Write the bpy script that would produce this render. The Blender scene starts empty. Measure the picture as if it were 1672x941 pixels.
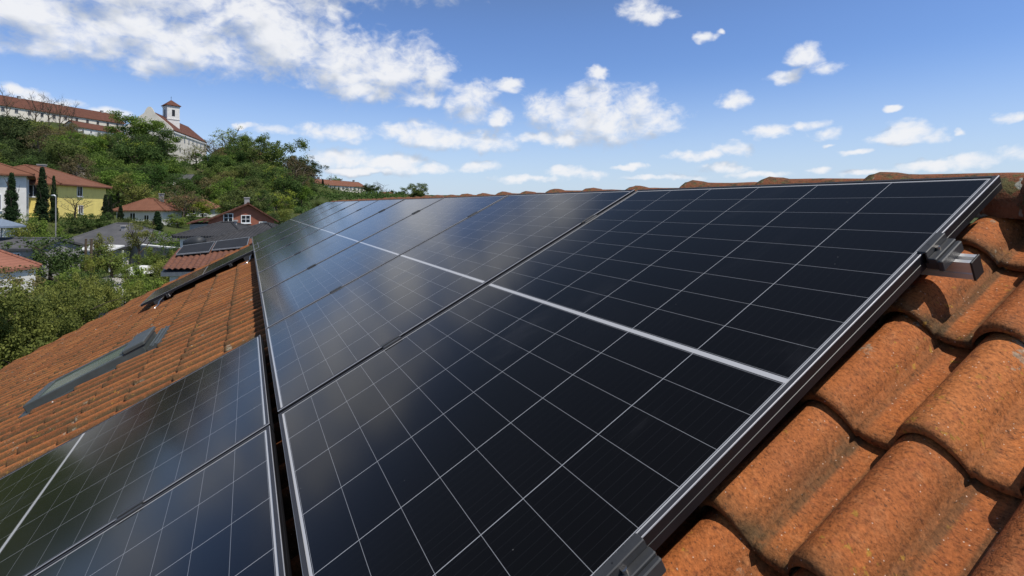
import bpy, math, random
import numpy as np
from mathutils import Vector, Matrix
R = math.radians
random.seed(7); rng = np.random.default_rng(7)
scene = bpy.context.scene
COL = scene.collection

# ------------------------------------------------------------------ frames
SL = .4648                                   # roof pitch
YAW = .4693                                  # view azimuth, to the right of the ridge line
CAM = Vector((-.094, -.5986, .7003)); FOC = 854.45; CX = 836.; CY = 335.144; PW = 1672.
ES = Vector((math.cos(SL), 0, math.sin(SL))); ER = Vector((0, 1, 0)); NN = Vector((-math.sin(SL), 0, math.cos(SL)))
FWD = Vector((math.sin(YAW), math.cos(YAW), 0)); RGT = Vector((math.cos(YAW), -math.sin(YAW), 0))
def roofp(v, u, n): return ES*v + ER*u + NN*n
def at(x, y, d): return CAM + FWD*d + RGT*((x-CX)/FOC*d) + Vector((0, 0, (CY-y)/FOC*d))
def lat(x, d): return (x-CX)/FOC*d
GZ = -5.0

# ------------------------------------------------------------------ mesh builder
class MB:
    def __init__(s): s.v = []; s.f = []; s.n = 0; s.m = []
    def add(s, v, f, mi=0):
        v = np.asarray(v, float); s.v.append(v); s.f += [tuple(i+s.n for i in q) for q in f]; s.m += [mi]*len(f); s.n += len(v); return s
    def box(s, x0, x1, y0, y1, z0, z1, mi=0):
        v = [(x, y, z) for z in (z0, z1) for y in (y0, y1) for x in (x0, x1)]
        return s.add(v, [(0,2,3,1),(4,5,7,6),(0,1,5,4),(2,6,7,3),(0,4,6,2),(1,3,7,5)], mi)
    def bevbox(s, x0, x1, y0, y1, z0, z1, b=.002, mi=0):
        # box with chamfered vertical and top edges
        def ring(i, z): return [(x0+i+b,y0+i,z),(x1-i-b,y0+i,z),(x1-i,y0+i+b,z),(x1-i,y1-i-b,z),(x1-i-b,y1-i,z),(x0+i+b,y1-i,z),(x0+i,y1-i-b,z),(x0+i,y0+i+b,z)]
        v = ring(0, z0)+ring(0, z1-b)+ring(b, z1); f = [tuple(range(7,-1,-1)), tuple(range(16,24))]
        for k in (0, 8):
            for i in range(8): f.append((k+i, k+(i+1)%8, k+8+(i+1)%8, k+8+i))
        return s.add(v, f, mi)
    def tube(s, pts, rad, n=8, caps=True, mi=0):
        pts = [Vector(p) for p in pts]; rad = rad if hasattr(rad, '__len__') else [rad]*len(pts)
        v = []; f = []
        for i, p in enumerate(pts):
            t = (pts[min(i+1, len(pts)-1)]-pts[max(i-1, 0)]).normalized()
            a = t.cross(Vector((.31, .17, .93))); a = a.normalized() if a.length > 1e-3 else t.cross(Vector((1, 0, 0))).normalized()
            b = t.cross(a)
            for k in range(n):
                w = 2*math.pi*k/n; v.append(p+(a*math.cos(w)+b*math.sin(w))*rad[i])
        for i in range(len(pts)-1):
            for k in range(n): f.append((i*n+k, (i+1)*n+k, (i+1)*n+(k+1)%n, i*n+(k+1)%n))
        if caps: f += [tuple(range(n)), tuple(range((len(pts)-1)*n+n-1, (len(pts)-1)*n-1, -1))]
        return s.add([tuple(q) for q in v], f, mi)
    def quad(s, a, b, c, d, mi=0): return s.add([tuple(a), tuple(b), tuple(c), tuple(d)], [(0,1,2,3)], mi)
    def slab(s, poly, t, mi=0):
        # planar polygon thickened downwards (-z) by t
        n = len(poly); v = [tuple(p) for p in poly]+[(p[0], p[1], p[2]-t) for p in poly]
        f = [tuple(range(n)), tuple(range(2*n-1, n-1, -1))]+[((i+1)%n, i, n+i, n+(i+1)%n) for i in range(n)]
        return s.add(v, f, mi)
    def mesh(s, name, mats, smooth=False):
        me = bpy.data.meshes.new(name); V = np.vstack(s.v) if s.v else np.zeros((0, 3))
        me.from_pydata(V.tolist(), [], s.f)
        for m in (mats if isinstance(mats, (list, tuple)) else [mats]): me.materials.append(m)
        me.polygons.foreach_set('material_index', s.m)
        if smooth: me.polygons.foreach_set('use_smooth', [True]*len(s.f))
        me.update(); return me
    def build(s, name, mats, parent=None, smooth=False, loc=None, rot=None):
        return link(name, s.mesh(name, mats, smooth), parent, loc, rot)
def link(name, data, parent=None, loc=None, rot=None):
    o = bpy.data.objects.new(name, data); COL.objects.link(o)
    if parent: o.parent = parent
    if loc is not None: o.location = loc
    if rot is not None: o.rotation_euler = rot
    return o
def tag(o, label=None, cat=None, group=None, kind=None):
    if label: o['label'] = label
    if cat: o['category'] = cat
    if group: o['group'] = group
    if kind: o['kind'] = kind
    return o
def thing(name, label, cat, loc=(0,0,0), rot=(0,0,0), group=None, scale=1):
    o = link(name, None, None, loc, rot); o.empty_display_size = .1; o.scale = (scale,)*3
    return tag(o, label, cat, group)
KIDS = {}
def copy_tree(o, parent=None):
    c = o.copy(); COL.objects.link(c)
    if parent: c.parent = parent
    for ch in list(o.children): copy_tree(ch, c)
    return c
def np_mesh(name, V, F4, mat, attr=None, smooth=False):
    me = bpy.data.meshes.new(name); nv, nf = len(V), len(F4); k = F4.shape[1]
    me.vertices.add(nv); me.vertices.foreach_set('co', V.astype(np.float32).ravel())
    me.loops.add(nf*k); me.loops.foreach_set('vertex_index', F4.astype(np.int32).ravel())
    me.polygons.add(nf); me.polygons.foreach_set('loop_start', np.arange(0, nf*k, k, dtype=np.int32))
    if smooth: me.polygons.foreach_set('use_smooth', np.ones(nf, bool))
    me.update(calc_edges=True)
    if attr is not None:
        a = me.attributes.new('tint', 'FLOAT', 'POINT'); a.data.foreach_set('value', attr.astype(np.float32))
    me.materials.append(mat); return me

# ------------------------------------------------------------------ node helpers
class NT:
    def __init__(s, tree): s.t = tree; s.n = tree.nodes; s.l = tree.links
    def new(s, typ, **kw):
        n = s.n.new(typ)
        for k, v in kw.items(): setattr(n, k, v)
        return n
    def put(s, sock, val):
        if isinstance(val, bpy.types.NodeSocket): s.l.new(val, sock)
        elif val is not None: sock.default_value = val
    def math(s, op, a, b=None, c=None, clamp=False):
        n = s.new('ShaderNodeMath', operation=op, use_clamp=clamp)
        for i, q in enumerate((a, b, c)): s.put(n.inputs[i], q)
        return n.outputs[0]
    def vmath(s, op, a, b=None, c=None):
        n = s.new('ShaderNodeVectorMath', operation=op)
        for i, q in enumerate((a, b, c)): s.put(n.inputs[i], q)
        return n.outputs['Value'] if op in ('LENGTH', 'DOT_PRODUCT') else n.outputs[0]
    def noise(s, vec, scale, detail=4, rough=.55, dist=0, out=0, dim='3D'):
        n = s.new('ShaderNodeTexNoise', noise_dimensions=dim); s.put(n.inputs['Vector'], vec)
        for k, v in (('Scale', scale), ('Detail', detail), ('Roughness', rough), ('Distortion', dist)): n.inputs[k].default_value = v
        return n.outputs[out]
    def voro(s, vec, scale, feature='F1', rnd=1):
        n = s.new('ShaderNodeTexVoronoi', feature=feature); s.put(n.inputs['Vector'], vec); n.inputs['Scale'].default_value = scale
        n.inputs['Randomness'].default_value = rnd
        return n
    def ramp(s, fac, *stops, interp='LINEAR'):
        n = s.new('ShaderNodeValToRGB'); s.put(n.inputs[0], fac); e = n.color_ramp.elements; n.color_ramp.interpolation = interp
        while len(e) < len(stops): e.new(.5)
        for q, (p, c) in zip(e, stops):
            q.position = p; q.color = (c, c, c, 1) if not hasattr(c, '__len__') else (*c, 1)
        return n.outputs[0]
    def mix(s, fac, a, b, mode='MIX'):
        n = s.new('ShaderNodeMix', data_type='RGBA', blend_type=mode); s.put(n.inputs[0], fac)
        for i, q in ((6, a), (7, b)): s.put(n.inputs[i], (*q, 1) if isinstance(q, tuple) and len(q) == 3 else q)
        return n.outputs[2]
    def smooth(s, x, lo, hi):
        n = s.new('ShaderNodeMapRange', interpolation_type='SMOOTHSTEP'); s.put(n.inputs[0], x)
        n.inputs[1].default_value = lo; n.inputs[2].default_value = hi; return n.outputs[0]
    def scale(s, vec, xyz):
        return s.vmath('MULTIPLY', vec, tuple(xyz))
def material(name):
    m = bpy.data.materials.new(name); m.use_nodes = True; t = NT(m.node_tree)
    b = next(n for n in t.n if n.type == 'BSDF_PRINCIPLED')
    return m, t, b
def objco(t): return t.new('ShaderNodeTexCoord').outputs['Object']
def bump(t, b, h, strength=.3, dist=.01):
    n = t.new('ShaderNodeBump'); n.inputs['Strength'].default_value = strength; n.inputs['Distance'].default_value = dist
    t.put(n.inputs['Height'], h); t.l.new(n.outputs[0], b.inputs['Normal'])
def simple(name, col, rough=.6, metal=0, var=.18, scale=6, bmp=0, spec=.5):
    m, t, b = material(name); co = objco(t)
    nz = t.noise(co, scale, 5, .6)
    c0 = tuple(c*(1-var) for c in col); c1 = tuple(min(1, c*(1+var)) for c in col)
    t.put(b.inputs['Base Color'], t.ramp(nz, (.3, c0), (.7, c1)))
    b.inputs['Roughness'].default_value = rough; b.inputs['Metallic'].default_value = metal
    b.inputs['Specular IOR Level'].default_value = spec
    if bmp: bump(t, b, t.noise(co, scale*6, 4, .6), bmp, .01)
    return m

# ------------------------------------------------------------------ materials
def mat_tile(name, near=True):
    m, t, b = material(name); co = objco(t)
    at_ = t.new('ShaderNodeAttribute', attribute_name='tint').outputs['Fac']
    vor = t.new('ShaderNodeAttribute', attribute_name='tint')
    big = t.noise(co, 2.2, 5, .6)
    base = t.ramp(at_, (0, (.25, .070, .018)), (.5, (.37, .113, .029)), (1, (.46, .160, .046)))
    base = t.mix(t.smooth(big, .40, .75), base, (.29, .092, .031))
    # weathering streaks and pale bloom
    fine = t.noise(co, 38, 6, .65)
    base = t.mix(t.math('MULTIPLY', t.smooth(fine, .5, .8), .55), base, (.47, .20, .080))
    base = t.mix(t.math('MULTIPLY', t.smooth(t.noise(co, 60, 3, .5), .56, .72), .5), base, (.20, .055, .022))
    # dark flecks, elongated along the row
    fl = t.scale(co, (1.6, .7, 1.)); w = t.vmath('ADD', fl, t.scale(t.noise(co, 30, 2, .5, out=1), (.02, .02, .02)))
    d = t.voro(w, 110).outputs['Distance']; gate = t.smooth(t.noise(co, 21, 2), .36, .55)
    base = t.mix(t.math('MULTIPLY', t.math('MULTIPLY', t.smooth(d, .24, .12), gate), .75), base, (.05, .026, .017))
    d2 = t.voro(t.scale(w, (1.5, .8, 1)), 205).outputs['Distance']
    base = t.mix(t.math('MULTIPLY', t.math('MULTIPLY', t.smooth(d2, .26, .12), t.smooth(t.noise(co, 33, 2), .38, .58)), .6), base, (.07, .032, .018))
    # moss, soot and painted shade between the rolls
    ms = t.noise(co, 7, 6, .65)
    base = t.mix(t.math('MULTIPLY', t.smooth(ms, .56, .74), .62), base, (.095, .062, .033))
    low = t.new('ShaderNodeAttribute', attribute_name='low').outputs['Fac']      # lichen on lip and gutter, plus shade painted on the roll flanks
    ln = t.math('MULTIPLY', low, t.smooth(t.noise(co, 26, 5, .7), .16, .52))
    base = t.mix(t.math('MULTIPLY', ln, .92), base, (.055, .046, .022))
    crust = t.math('MULTIPLY', t.smooth(t.noise(co, 13, 7, .72), .60, .64), t.smooth(t.noise(co, 3.1, 2), .50, .60))
    base = t.mix(t.math('MULTIPLY', crust, .75), base, (.30, .26, .19))
    yl = t.math('MULTIPLY', t.smooth(t.noise(co, 55, 4, .6), .60, .66), t.smooth(t.noise(co, 6, 2), .54, .62))
    base = t.mix(t.math('MULTIPLY', yl, .7), base, (.36, .20, .03))
    # white lichen / droppings
    v2 = t.voro(t.vmath('ADD', co, t.scale(t.noise(co, 60, 2, .5, out=1), (.012, .012, .012))), 9.)
    sc = t.new('ShaderNodeSeparateColor'); t.l.new(v2.outputs['Color'], sc.inputs[0]); keep = t.math('GREATER_THAN', sc.outputs[0], .80)
    base = t.mix(t.math('MULTIPLY', t.math('MULTIPLY', t.smooth(t.math('ADD', v2.outputs['Distance'], t.math('MULTIPLY', t.noise(co, 90, 3, .6), .06)), .10, .085), keep), .9), base, (.62, .58, .52))
    v3 = t.voro(co, 130.); s3 = t.new('ShaderNodeSeparateColor'); t.l.new(v3.outputs['Color'], s3.inputs[0])
    base = t.mix(t.math('MULTIPLY', t.math('MULTIPLY', t.smooth(v3.outputs['Distance'], .17, .11), t.math('GREATER_THAN', s3.outputs[0], .80)), .75), base, (.62, .47, .36))
    gr = t.ramp(t.noise(t.scale(co, (1.2, .8, 1)), 150, 5, .7), (.30, .36), (.48, .95), (.72, 1.42))
    base = t.mix(1.0, base, gr, 'MULTIPLY')
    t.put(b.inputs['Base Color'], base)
    b.inputs['Roughness'].default_value = .82; b.inputs['Specular IOR Level'].default_value = .25
    h = t.math('ADD', t.math('MULTIPLY', fine, .6), t.math('MULTIPLY', t.noise(co, 170, 3, .6), .5))
    bump(t, b, h, .8, .005)
    return m
M = {}
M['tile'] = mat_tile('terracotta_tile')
def mat_ridge():
    m, t, b = material('mossy_ridge_tile'); co = objco(t)
    base = t.ramp(t.noise(co, 9, 5, .6), (.3, (.17, .066, .034)), (.7, (.29, .115, .058)))
    base = t.mix(t.smooth(t.noise(co, 16, 6, .7), .48, .60), base, (.080, .064, .036))
    base = t.mix(t.math('MULTIPLY', t.smooth(t.noise(co, 24, 5, .7), .55, .62), .8), base, (.13, .125, .05))
    nl = t.noise(co, 15, 4, .6); ed = t.noise(co, 11, 3, .55)
    base = t.mix(t.smooth(ed, .575, .615), base, (.36, .35, .29))
    t.put(b.inputs['Base Color'], base); b.inputs['Roughness'].default_value = .95; b.inputs['Specular IOR Level'].default_value = .15
    bump(t, b, t.noise(co, 60, 5, .7), .9, .01); return m
M['ridge'] = mat_ridge()
PWID, PLEN, PGAP = 1.318, 1.722, .023
def mat_cells():
    m, t, b = material('solar_laminate'); co = objco(t)
    sp = t.new('ShaderNodeSeparateXYZ'); t.l.new(co, sp.inputs[0]); v, u = sp.outputs[0], sp.outputs[1]
    p, q, bar = .184*1.1624, .0925, .018
    mu = (PWID-6*p)/2; mv = (PLEN-18*q-bar)/2
    def lines(c, off, pitch, wd):
        x = t.math('DIVIDE', t.math('SUBTRACT', c, off), pitch)
        f = t.math('ABSOLUTE', t.math('SUBTRACT', t.math('FRACT', t.math('ADD', x, .5)), .5))
        return t.math('LESS_THAN', f, wd/2/pitch)
    half = t.math('GREATER_THAN', v, PLEN/2)
    vv = t.math('SUBTRACT', v, t.math('MULTIPLY', half, bar))
    ml = t.math('MAXIMUM', lines(u, mu, p, .0017), t.math('MULTIPLY', lines(vv, mv, q, .0010), .62))
    dc = t.math('ABSOLUTE', t.math('SUBTRACT', v, PLEN/2))
    barm = t.math('LESS_THAN', dc, .0062)
    out = t.math('MAXIMUM', t.math('GREATER_THAN', dc, PLEN/2-mv+.002), t.math('GREATER_THAN', t.math('ABSOLUTE', t.math('SUBTRACT', u, PWID/2)), PWID/2-mu+.002))
    # fine silver fingers / busbars, barely visible
    bus = lines(u, mu+p/20, p/10, .0006)
    cell = t.ramp(t.noise(co, 1.3, 3), (.3, (.0036, .0030, .0024)), (.7, (.0052, .0043, .0036)))
    cell = t.mix(t.math('MULTIPLY', bus, .10), cell, (.10, .105, .12))
    # dust film and dried splashes
    du = t.smooth(t.noise(t.scale(co, (.7, 1.6, 1)), 2.6, 6, .62, .6), .55, .78)
    sp1 = t.voro(co, 34.); s1 = t.new('ShaderNodeSeparateColor'); t.l.new(sp1.outputs['Color'], s1.inputs[0])
    spots = t.math('MULTIPLY', t.smooth(sp1.outputs['Distance'], .045, .03), t.math('GREATER_THAN', s1.outputs[0], .80))
    cell = t.mix(t.math('MULTIPLY', du, .032), cell, (.30, .30, .33))
    thin = t.math('MULTIPLY', ml, .68)
    cell = t.mix(thin, cell, (.50, .51, .54))
    col = t.mix(t.math('MAXIMUM', barm, out), cell, (.44, .44, .45))
    col = t.mix(t.math('MULTIPLY', spots, .22), col, (.45, .44, .42))
    t.put(b.inputs['Base Color'], col)
    t.put(b.inputs['Roughness'], t.math('ADD', .13, t.math('MULTIPLY', du, .06)))
    b.inputs['IOR'].default_value = 1.33; b.inputs['Specular Tint'].default_value = (1, .95, .90, 1)
    return m
M['cells'] = mat_cells()
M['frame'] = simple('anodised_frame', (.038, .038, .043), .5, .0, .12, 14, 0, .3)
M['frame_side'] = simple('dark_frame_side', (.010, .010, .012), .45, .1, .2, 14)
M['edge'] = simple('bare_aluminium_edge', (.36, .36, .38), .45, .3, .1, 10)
M['back'] = simple('panel_backsheet', (.5, .5, .5), .6)
M['rail'] = simple('mill_aluminium', (.68, .67, .66), .38, .55, .08, 20)
M['clamp'] = simple('grey_clamp', (.042, .043, .045), .5, .15, .15, 30)
M['blackp'] = simple('black_plastic', (.012, .012, .013), .5)
M['steel'] = simple('stainless_steel', (.62, .58, .54), .25, 1, .1, 40)
M['deck'] = simple('dark_roof_underlay', (.03, .026, .022), .9)
M['flash'] = simple('grey_sheet_metal', (.075, .085, .082), .45, .2, .2, 5)
M['wallwhite'] = simple('white_render', (.72, .70, .66), .85, 0, .10, 1.2, .1)
M['wallcream'] = simple('cream_render', (.58, .52, .43), .85, 0, .12, .8, .1)
M['wallyellow'] = simple('yellow_render', (.92, .73, .22), .85, 0, .10, .9, .1)
M['wallred'] = simple('red_timber_cladding', (.30, .102, .060), .8, 0, .18, 2.5)
M['wallpink'] = simple('pink_render', (.50, .30, .24), .85, 0, .12, 1)
M['hillwall'] = simple('old_white_plaster', (.74, .68, .58), .9, 0, .14, .25)
M['wallgrey'] = simple('grey_render', (.30, .29, .28), .85, 0, .12, 1)
M['conc'] = simple('pale_concrete', (.50, .49, .46), .8, 0, .15, 1.5)
M['winframe'] = simple('white_window_frame', (.78, .78, .78), .5, 0, .03)
M['greyframe'] = simple('grey_painted_metal', (.20, .21, .22), .45, .2)
M['wood'] = simple('weathered_wood', (.10, .07, .045), .85, 0, .3, 8)
M['tarp'] = simple('white_tarpaulin', (.66, .66, .64), .55, 0, .08, 2)
M['dtarp'] = simple('dark_tarpaulin', (.035, .037, .04), .6, 0, .2, 3)
M['parasol'] = simple('blue_grey_canvas', (.16, .20, .26), .8)
M['bark'] = simple('bark', (.075, .055, .04), .95, 0, .3, 6)
M['barkpale'] = simple('pale_bark', (.15, .12, .09), .95, 0, .3, 6)
def mat_pane():
    m, t, b = material('window_glass'); b.inputs['Base Color'].default_value = (.02, .025, .03, 1)
    b.inputs['Roughness'].default_value = .06; return m
M['pane'] = mat_pane()
M['skypane'] = simple('greenish_roof_glass', (.085, .115, .07), .25, 0, .25, 4)
def mat_roof(name, c0, c1, rib=3.2, axis=0):
    # small clay roofs at a distance: colour noise, rolls as bump
    m, t, b = material(name); co = objco(t)
    t.put(b.inputs['Base Color'], t.mix(t.math('MULTIPLY', t.smooth(t.noise(co, 8, 5, .7), .55, .75), .6), t.ramp(t.noise(co, .9, 6, .65), (.3, c0), (.7, c1)), tuple(c*.55 for c in c0)))
    b.inputs['Roughness'].default_value = .85; b.inputs['Specular IOR Level'].default_value = .2
    w = t.new('ShaderNodeTexWave', wave_type='BANDS', bands_direction='X' if axis == 0 else 'Y'); t.l.new(co, w.inputs[0]); w.inputs['Scale'].default_value = rib*.5; w.inputs['Distortion'].default_value = .3
    bump(t, b, w.outputs['Fac'], .7, .06); return m
M['roofred'] = mat_roof('red_clay_roof', (.165, .070, .042), (.225, .100, .061))
M['roofsalmon'] = mat_roof('salmon_clay_roof', (.25, .105, .07), (.33, .145, .10))
M['roofbrown'] = mat_roof('old_brown_roof', (.098, .043, .030), (.15, .063, .042), 1.2)
M['roofdark'] = mat_roof('anthracite_roof', (.040, .040, .043), (.062, .061, .064))
M['annexroof'] = simple('dark_weathered_tile', (.15, .058, .031), .85, 0, .35, 5, .3)
M['roofgrey'] = mat_roof('grey_felt_roof', (.075, .075, .08), (.115, .113, .115), .4)
def mat_leaf(name, dark, lite, trans=.35):
    m, t, b = material(name)
    tint = t.new('ShaderNodeAttribute', attribute_name='tint').outputs['Fac']
    rnd = t.new('ShaderNodeObjectInfo').outputs['Random']
    c = t.ramp(tint, (0, dark), (1, lite))
    hs = t.new('ShaderNodeHueSaturation'); t.l.new(c, hs.inputs['Color'])
    t.put(hs.inputs['Hue'], t.math('ADD', .485, t.math('MULTIPLY', rnd, .03)))
    t.put(hs.inputs['Value'], t.math('ADD', .72, t.math('MULTIPLY', rnd, .56))); t.put(hs.inputs['Saturation'], t.math('ADD', .85, t.math('MULTIPLY', rnd, .2)))
    b.inputs['Roughness'].default_value = .7; b.inputs['Specular IOR Level'].default_value = .10
    t.l.new(hs.outputs[0], b.inputs['Base Color'])
    tr = t.new('ShaderNodeBsdfTranslucent'); t.l.new(hs.outputs[0], tr.inputs[0])
    mx = t.new('ShaderNodeMixShader'); mx.inputs[0].default_value = trans
    t.l.new(b.outputs[0], mx.inputs[1]); t.l.new(tr.outputs[0], mx.inputs[2])
    out = next(n for n in t.n if n.type == 'OUTPUT_MATERIAL'); t.l.new(mx.outputs[0], out.inputs[0]); return m
M['leafdark'] = mat_leaf('dark_green_leaves', (0.038, 0.070, 0.019), (0.105, 0.161, 0.039))
M['leafmid'] = mat_leaf('mid_green_leaves', (0.070, 0.110, 0.023), (0.182, 0.245, 0.050))
M['leaflight'] = mat_leaf('fresh_yellow_green_leaves', (0.138, 0.167, 0.026), (0.308, 0.336, 0.059))
M['leafbrown'] = mat_leaf('brownish_budding_leaves', (0.116, 0.099, 0.041), (0.231, 0.189, 0.077))
M['leafcyp'] = mat_leaf('cypress_green', (.014, .028, .012), (.034, .056, .021), .15)
M['leafbig'] = mat_leaf('bush_leaves', (.042, .070, .012), (.29, .33, .055))
M['leafbush'] = mat_leaf('garden_bush_leaves', (0.080, 0.133, 0.020), (0.231, 0.301, 0.053))
def mat_ground():
    m, t, b = material('grass_and_soil'); co = objco(t)
    c = t.ramp(t.noise(co, .12, 6, .6), (.35, (.040, .058, .018)), (.65, (.078, .095, .03)))
    c = t.mix(t.smooth(t.noise(co, .05, 5, .6), .55, .7), c, (.11, .085, .05))
    t.put(b.inputs['Base Color'], c); b.inputs['Roughness'].default_value = .95; b.inputs['Specular IOR Level'].default_value = .1
    bump(t, b, t.noise(co, 3, 5, .7), .6, .2); return m
M['ground'] = mat_ground()
M['paving'] = simple('pale_paving', (.34, .32, .29), .85, 0, .15, 1)
M['rock'] = simple('grey_rock', (.22, .19, .16), .95, 0, .3, 1.2, .5)
M['carpaint'] = simple('dark_car_paint', (.03, .033, .038), .2, .2, .05)
M['rubber'] = simple('rubber', (.015, .015, .015), .8)

# ------------------------------------------------------------------ terrain
CTRL = [(215,45,-5),(0,45,-4.6),(420,45,-5),(0,25,-5),(300,25,-5),(500,45,-5),(836,0,-5),(836,30,-5.5),(836,100,-6),(1500,100,-8),(1500,300,-10),(100,20,-5),(-300,30,-5),
        (0,58,-.6),(60,60,-.6),(-200,60,0),(90,52,-2.8),(130,60,-.9),(172,72,-1.),(225,78,-2.2),(300,78,-2.6),(380,62,-3.6),(300,50,-4.8),(200,55,-4.2),(450,80,-3.2),(450,110,-1),(600,110,-4),
        (0,90,5),(100,95,4.5),(200,105,2.5),(300,110,0.5),(100,130,11),(250,140,6),(350,140,4),(450,150,3),(520,200,1),
        (0,150,20),(100,165,21),(200,180,17),(250,200,15.5),(300,205,14.5),(350,205,13),(450,220,11.5),(520,255,2),
        (290,232,18.5),(340,255,18.5),(400,260,17),(470,260,12.5),(0,195,33),(100,215,34),(200,240,33),(260,240,24),(-200,190,36),
        (555,300,1.2),(600,310,.8),(540,270,1.2),(640,320,2),(700,320,1),(900,300,-3),(100,400,38),(300,400,24),(600,500,0),(836,600,-6),(1500,600,-10),(0,600,40),(-900,300,30)]
CT = np.array([(lat(x, d), d, z) for x, d, z in CTRL])
CT = np.vstack([CT, [(0,-60,-6),(60,-100,-7),(-60,-100,-6),(-120,0,-4),(120,0,-8),(200,60,-10),(1500,1500,-12),(-1500,1500,20),(0,2500,-8),(2500,0,-14),(-2500,0,10),(0,-2500,-12),(900,900,-12)]])
def hgt(l, d):
    l = np.asarray(l, float); d = np.asarray(d, float)
    w = 1/(((l[..., None]-CT[:, 0])**2+(d[..., None]-CT[:, 1])**2)+6.)**1.7
    return (w*CT[:, 2]).sum(-1)/w.sum(-1)
def ld(l, d, z=None):                       # (lateral, depth) on the ground -> world
    z = float(hgt(l, d)) if z is None else z
    p = CAM+FWD*d+RGT*l; return Vector((p.x, p.y, z))
def build_ground():
    s = np.linspace(-1, 1, 240); g = np.sign(s)*(np.abs(s)*140+np.abs(s)**5*3400)
    dd = g+110; L, D = np.meshgrid(g-60, dd)
    Z = hgt(L, D)+.25*np.sin(L*.21)*np.sin(D*.17)*np.clip((D-80)/40, 0, 1)
    X = CAM.x+FWD.x*D+RGT.x*L; Y = CAM.y+FWD.y*D+RGT.y*L
    V = np.stack([X, Y, Z], -1).reshape(-1, 3); n = 240
    i = (np.arange(n-1)[:, None]*n+np.arange(n-1)).ravel()
    F = np.stack([i, i+1, i+n+1, i+n], -1)
    tag(link('ground', np_mesh('ground', V, F, M['ground'], smooth=True)), 'green and brown sloping ground of the gardens and hill', None, None, 'structure')
build_ground()

# ------------------------------------------------------------------ our roof
TW, TE = .169, .310
U_PH, V_PH = .082, .938
U_MIN, V_MIN, V_RIDGE = -2.2, -6.2, 1.80
BASE_N = -.178
def tile_template(nx, ny, d0=.40, d1=.60, dk=.8):
    # local a: 0 (left lip) .. TW+.012 (right, tucked under the next roll); b: 0 nose .. length upslope
    ln = TE+.055
    fr = np.concatenate([np.linspace(0, .62, int(nx*.66)), np.linspace(.62, 1.09, nx-int(nx*.66)+1)[1:]])
    def prof(s):
        roll = np.where(s < .62, np.sin(np.pi*np.clip(s/.62, 0, 1))**.66, 0)
        z = .053*roll
        z = z+np.where(s < .62, .010*(1-s/.62), 0)
        z = z+.0055*np.exp(-((s-.665)/.020)**2)          # small drip ridge beside the roll
        z = z-.005*np.sin(np.pi*np.clip((s-.68)/.38, 0, 1))
        return z
    z0 = prof(fr); bs = [(0., -.017), (-.001, -.010), (.002, -.004), (.008, -.0005), (.02, 0)]+[(x, 0) for x in np.linspace(.05, ln, ny)]
    V = []; low = []
    for b_, dz in bs:
        lift = .030*(1-b_/ln)
        V.append(np.stack([fr*TW, np.full_like(fr, b_), z0+dz+lift], -1))
        low.append(np.clip(1-b_/.05, 0, 1)*.8+np.where((fr > .9)|(fr < .05), .75, 0)+dk*np.clip((fr-d0)/(d1-d0), 0, 1)*(fr < .72))  # lip and valley dirt; flank term mixes crease dirt with painted shade
    # left lip, dropping to the pan beneath
    V = np.array(V); low = np.array(low)
    lip = V[:, :1].copy(); lip[:, :, 2] -= .016; lip[:, :, 0] += .002
    V = np.concatenate([lip, V], 1); low = np.concatenate([low[:, :1], low], 1)
    h, w = V.shape[:2]; i = (np.arange(h-1)[:, None]*w+np.arange(w-1)).ravel()
    return V.reshape(-1, 3), np.stack([i, i+w, i+w+1, i+1], -1), np.clip(low, 0, 1).ravel()
SKY = (4.84, 5.46, -1.90, -1.02)          # roof window u0,u1,v0,v1
def verge(v): return 12.25+ (min(0, v+2.3))*.78
def build_tiles(parent):
    tn, tf = tile_template(34, 8, .50, .64, .8), tile_template(18, 3, .31, .47, 1.)  # far tiles: shade stripes painted higher up the roll flanks
    Vs, Fs, T, Lw = [], [], [], []; off = 0
    r = np.random.default_rng(3)
    for k in range(int((V_MIN-V_PH)/TE), 4):
        v0 = V_PH+k*TE
        if v0 > V_RIDGE-.06: continue
        for j in range(-14, 75):
            u0 = U_PH+j*TW                       # left lip at +u
            if u0 < U_MIN or u0 > verge(v0): continue
            rv = r.normal(size=8); rt = r.random()
            if SKY[0]-.02 < u0-TW*.5 < SKY[1]+.02 and SKY[2]-.12 < v0+.1 < SKY[3]: continue
            near = u0 < .55 and v0 > -.1
            tv, tf_, tl = tn if near else tf
            V = tv.copy()
            if v0+TE+.055 > V_RIDGE: V[:, 1] = np.minimum(V[:, 1], V_RIDGE-v0)
            a = rv[0]*.008; x, y = V[:, 0].copy(), V[:, 1].copy()
            V[:, 0] = x*math.cos(a)-y*math.sin(a); V[:, 1] = y+x*math.sin(a)
            z = V[:, 2]+rv[1]*.0016+rv[2]*.008*(x-TW/2)+BASE_N
            vv = V[:, 1]+v0+rv[3]*.003; uu = u0-V[:, 0]+rv[4]*.0012
            W = np.outer(vv, ES)+np.outer(uu, ER)+np.outer(z, NN)
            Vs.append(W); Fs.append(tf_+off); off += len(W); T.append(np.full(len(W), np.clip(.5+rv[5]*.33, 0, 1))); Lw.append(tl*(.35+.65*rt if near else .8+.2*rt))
    V = np.vstack(Vs)-np.array([0, 0, GZ]); F = np.vstack(Fs)
    me = np_mesh('roof', V, F, M['tile'], np.concatenate(T), True)
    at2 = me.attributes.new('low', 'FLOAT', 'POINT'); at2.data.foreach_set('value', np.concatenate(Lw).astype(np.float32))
    return link('roof', me, parent)
house = thing('tiled_house', 'house under the weathered orange pantile roof that fills the foreground', 'house', (0, 0, GZ))
roof = build_tiles(house)
def H(p): return Vector(p)-Vector((0, 0, GZ))       # world -> house local
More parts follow.
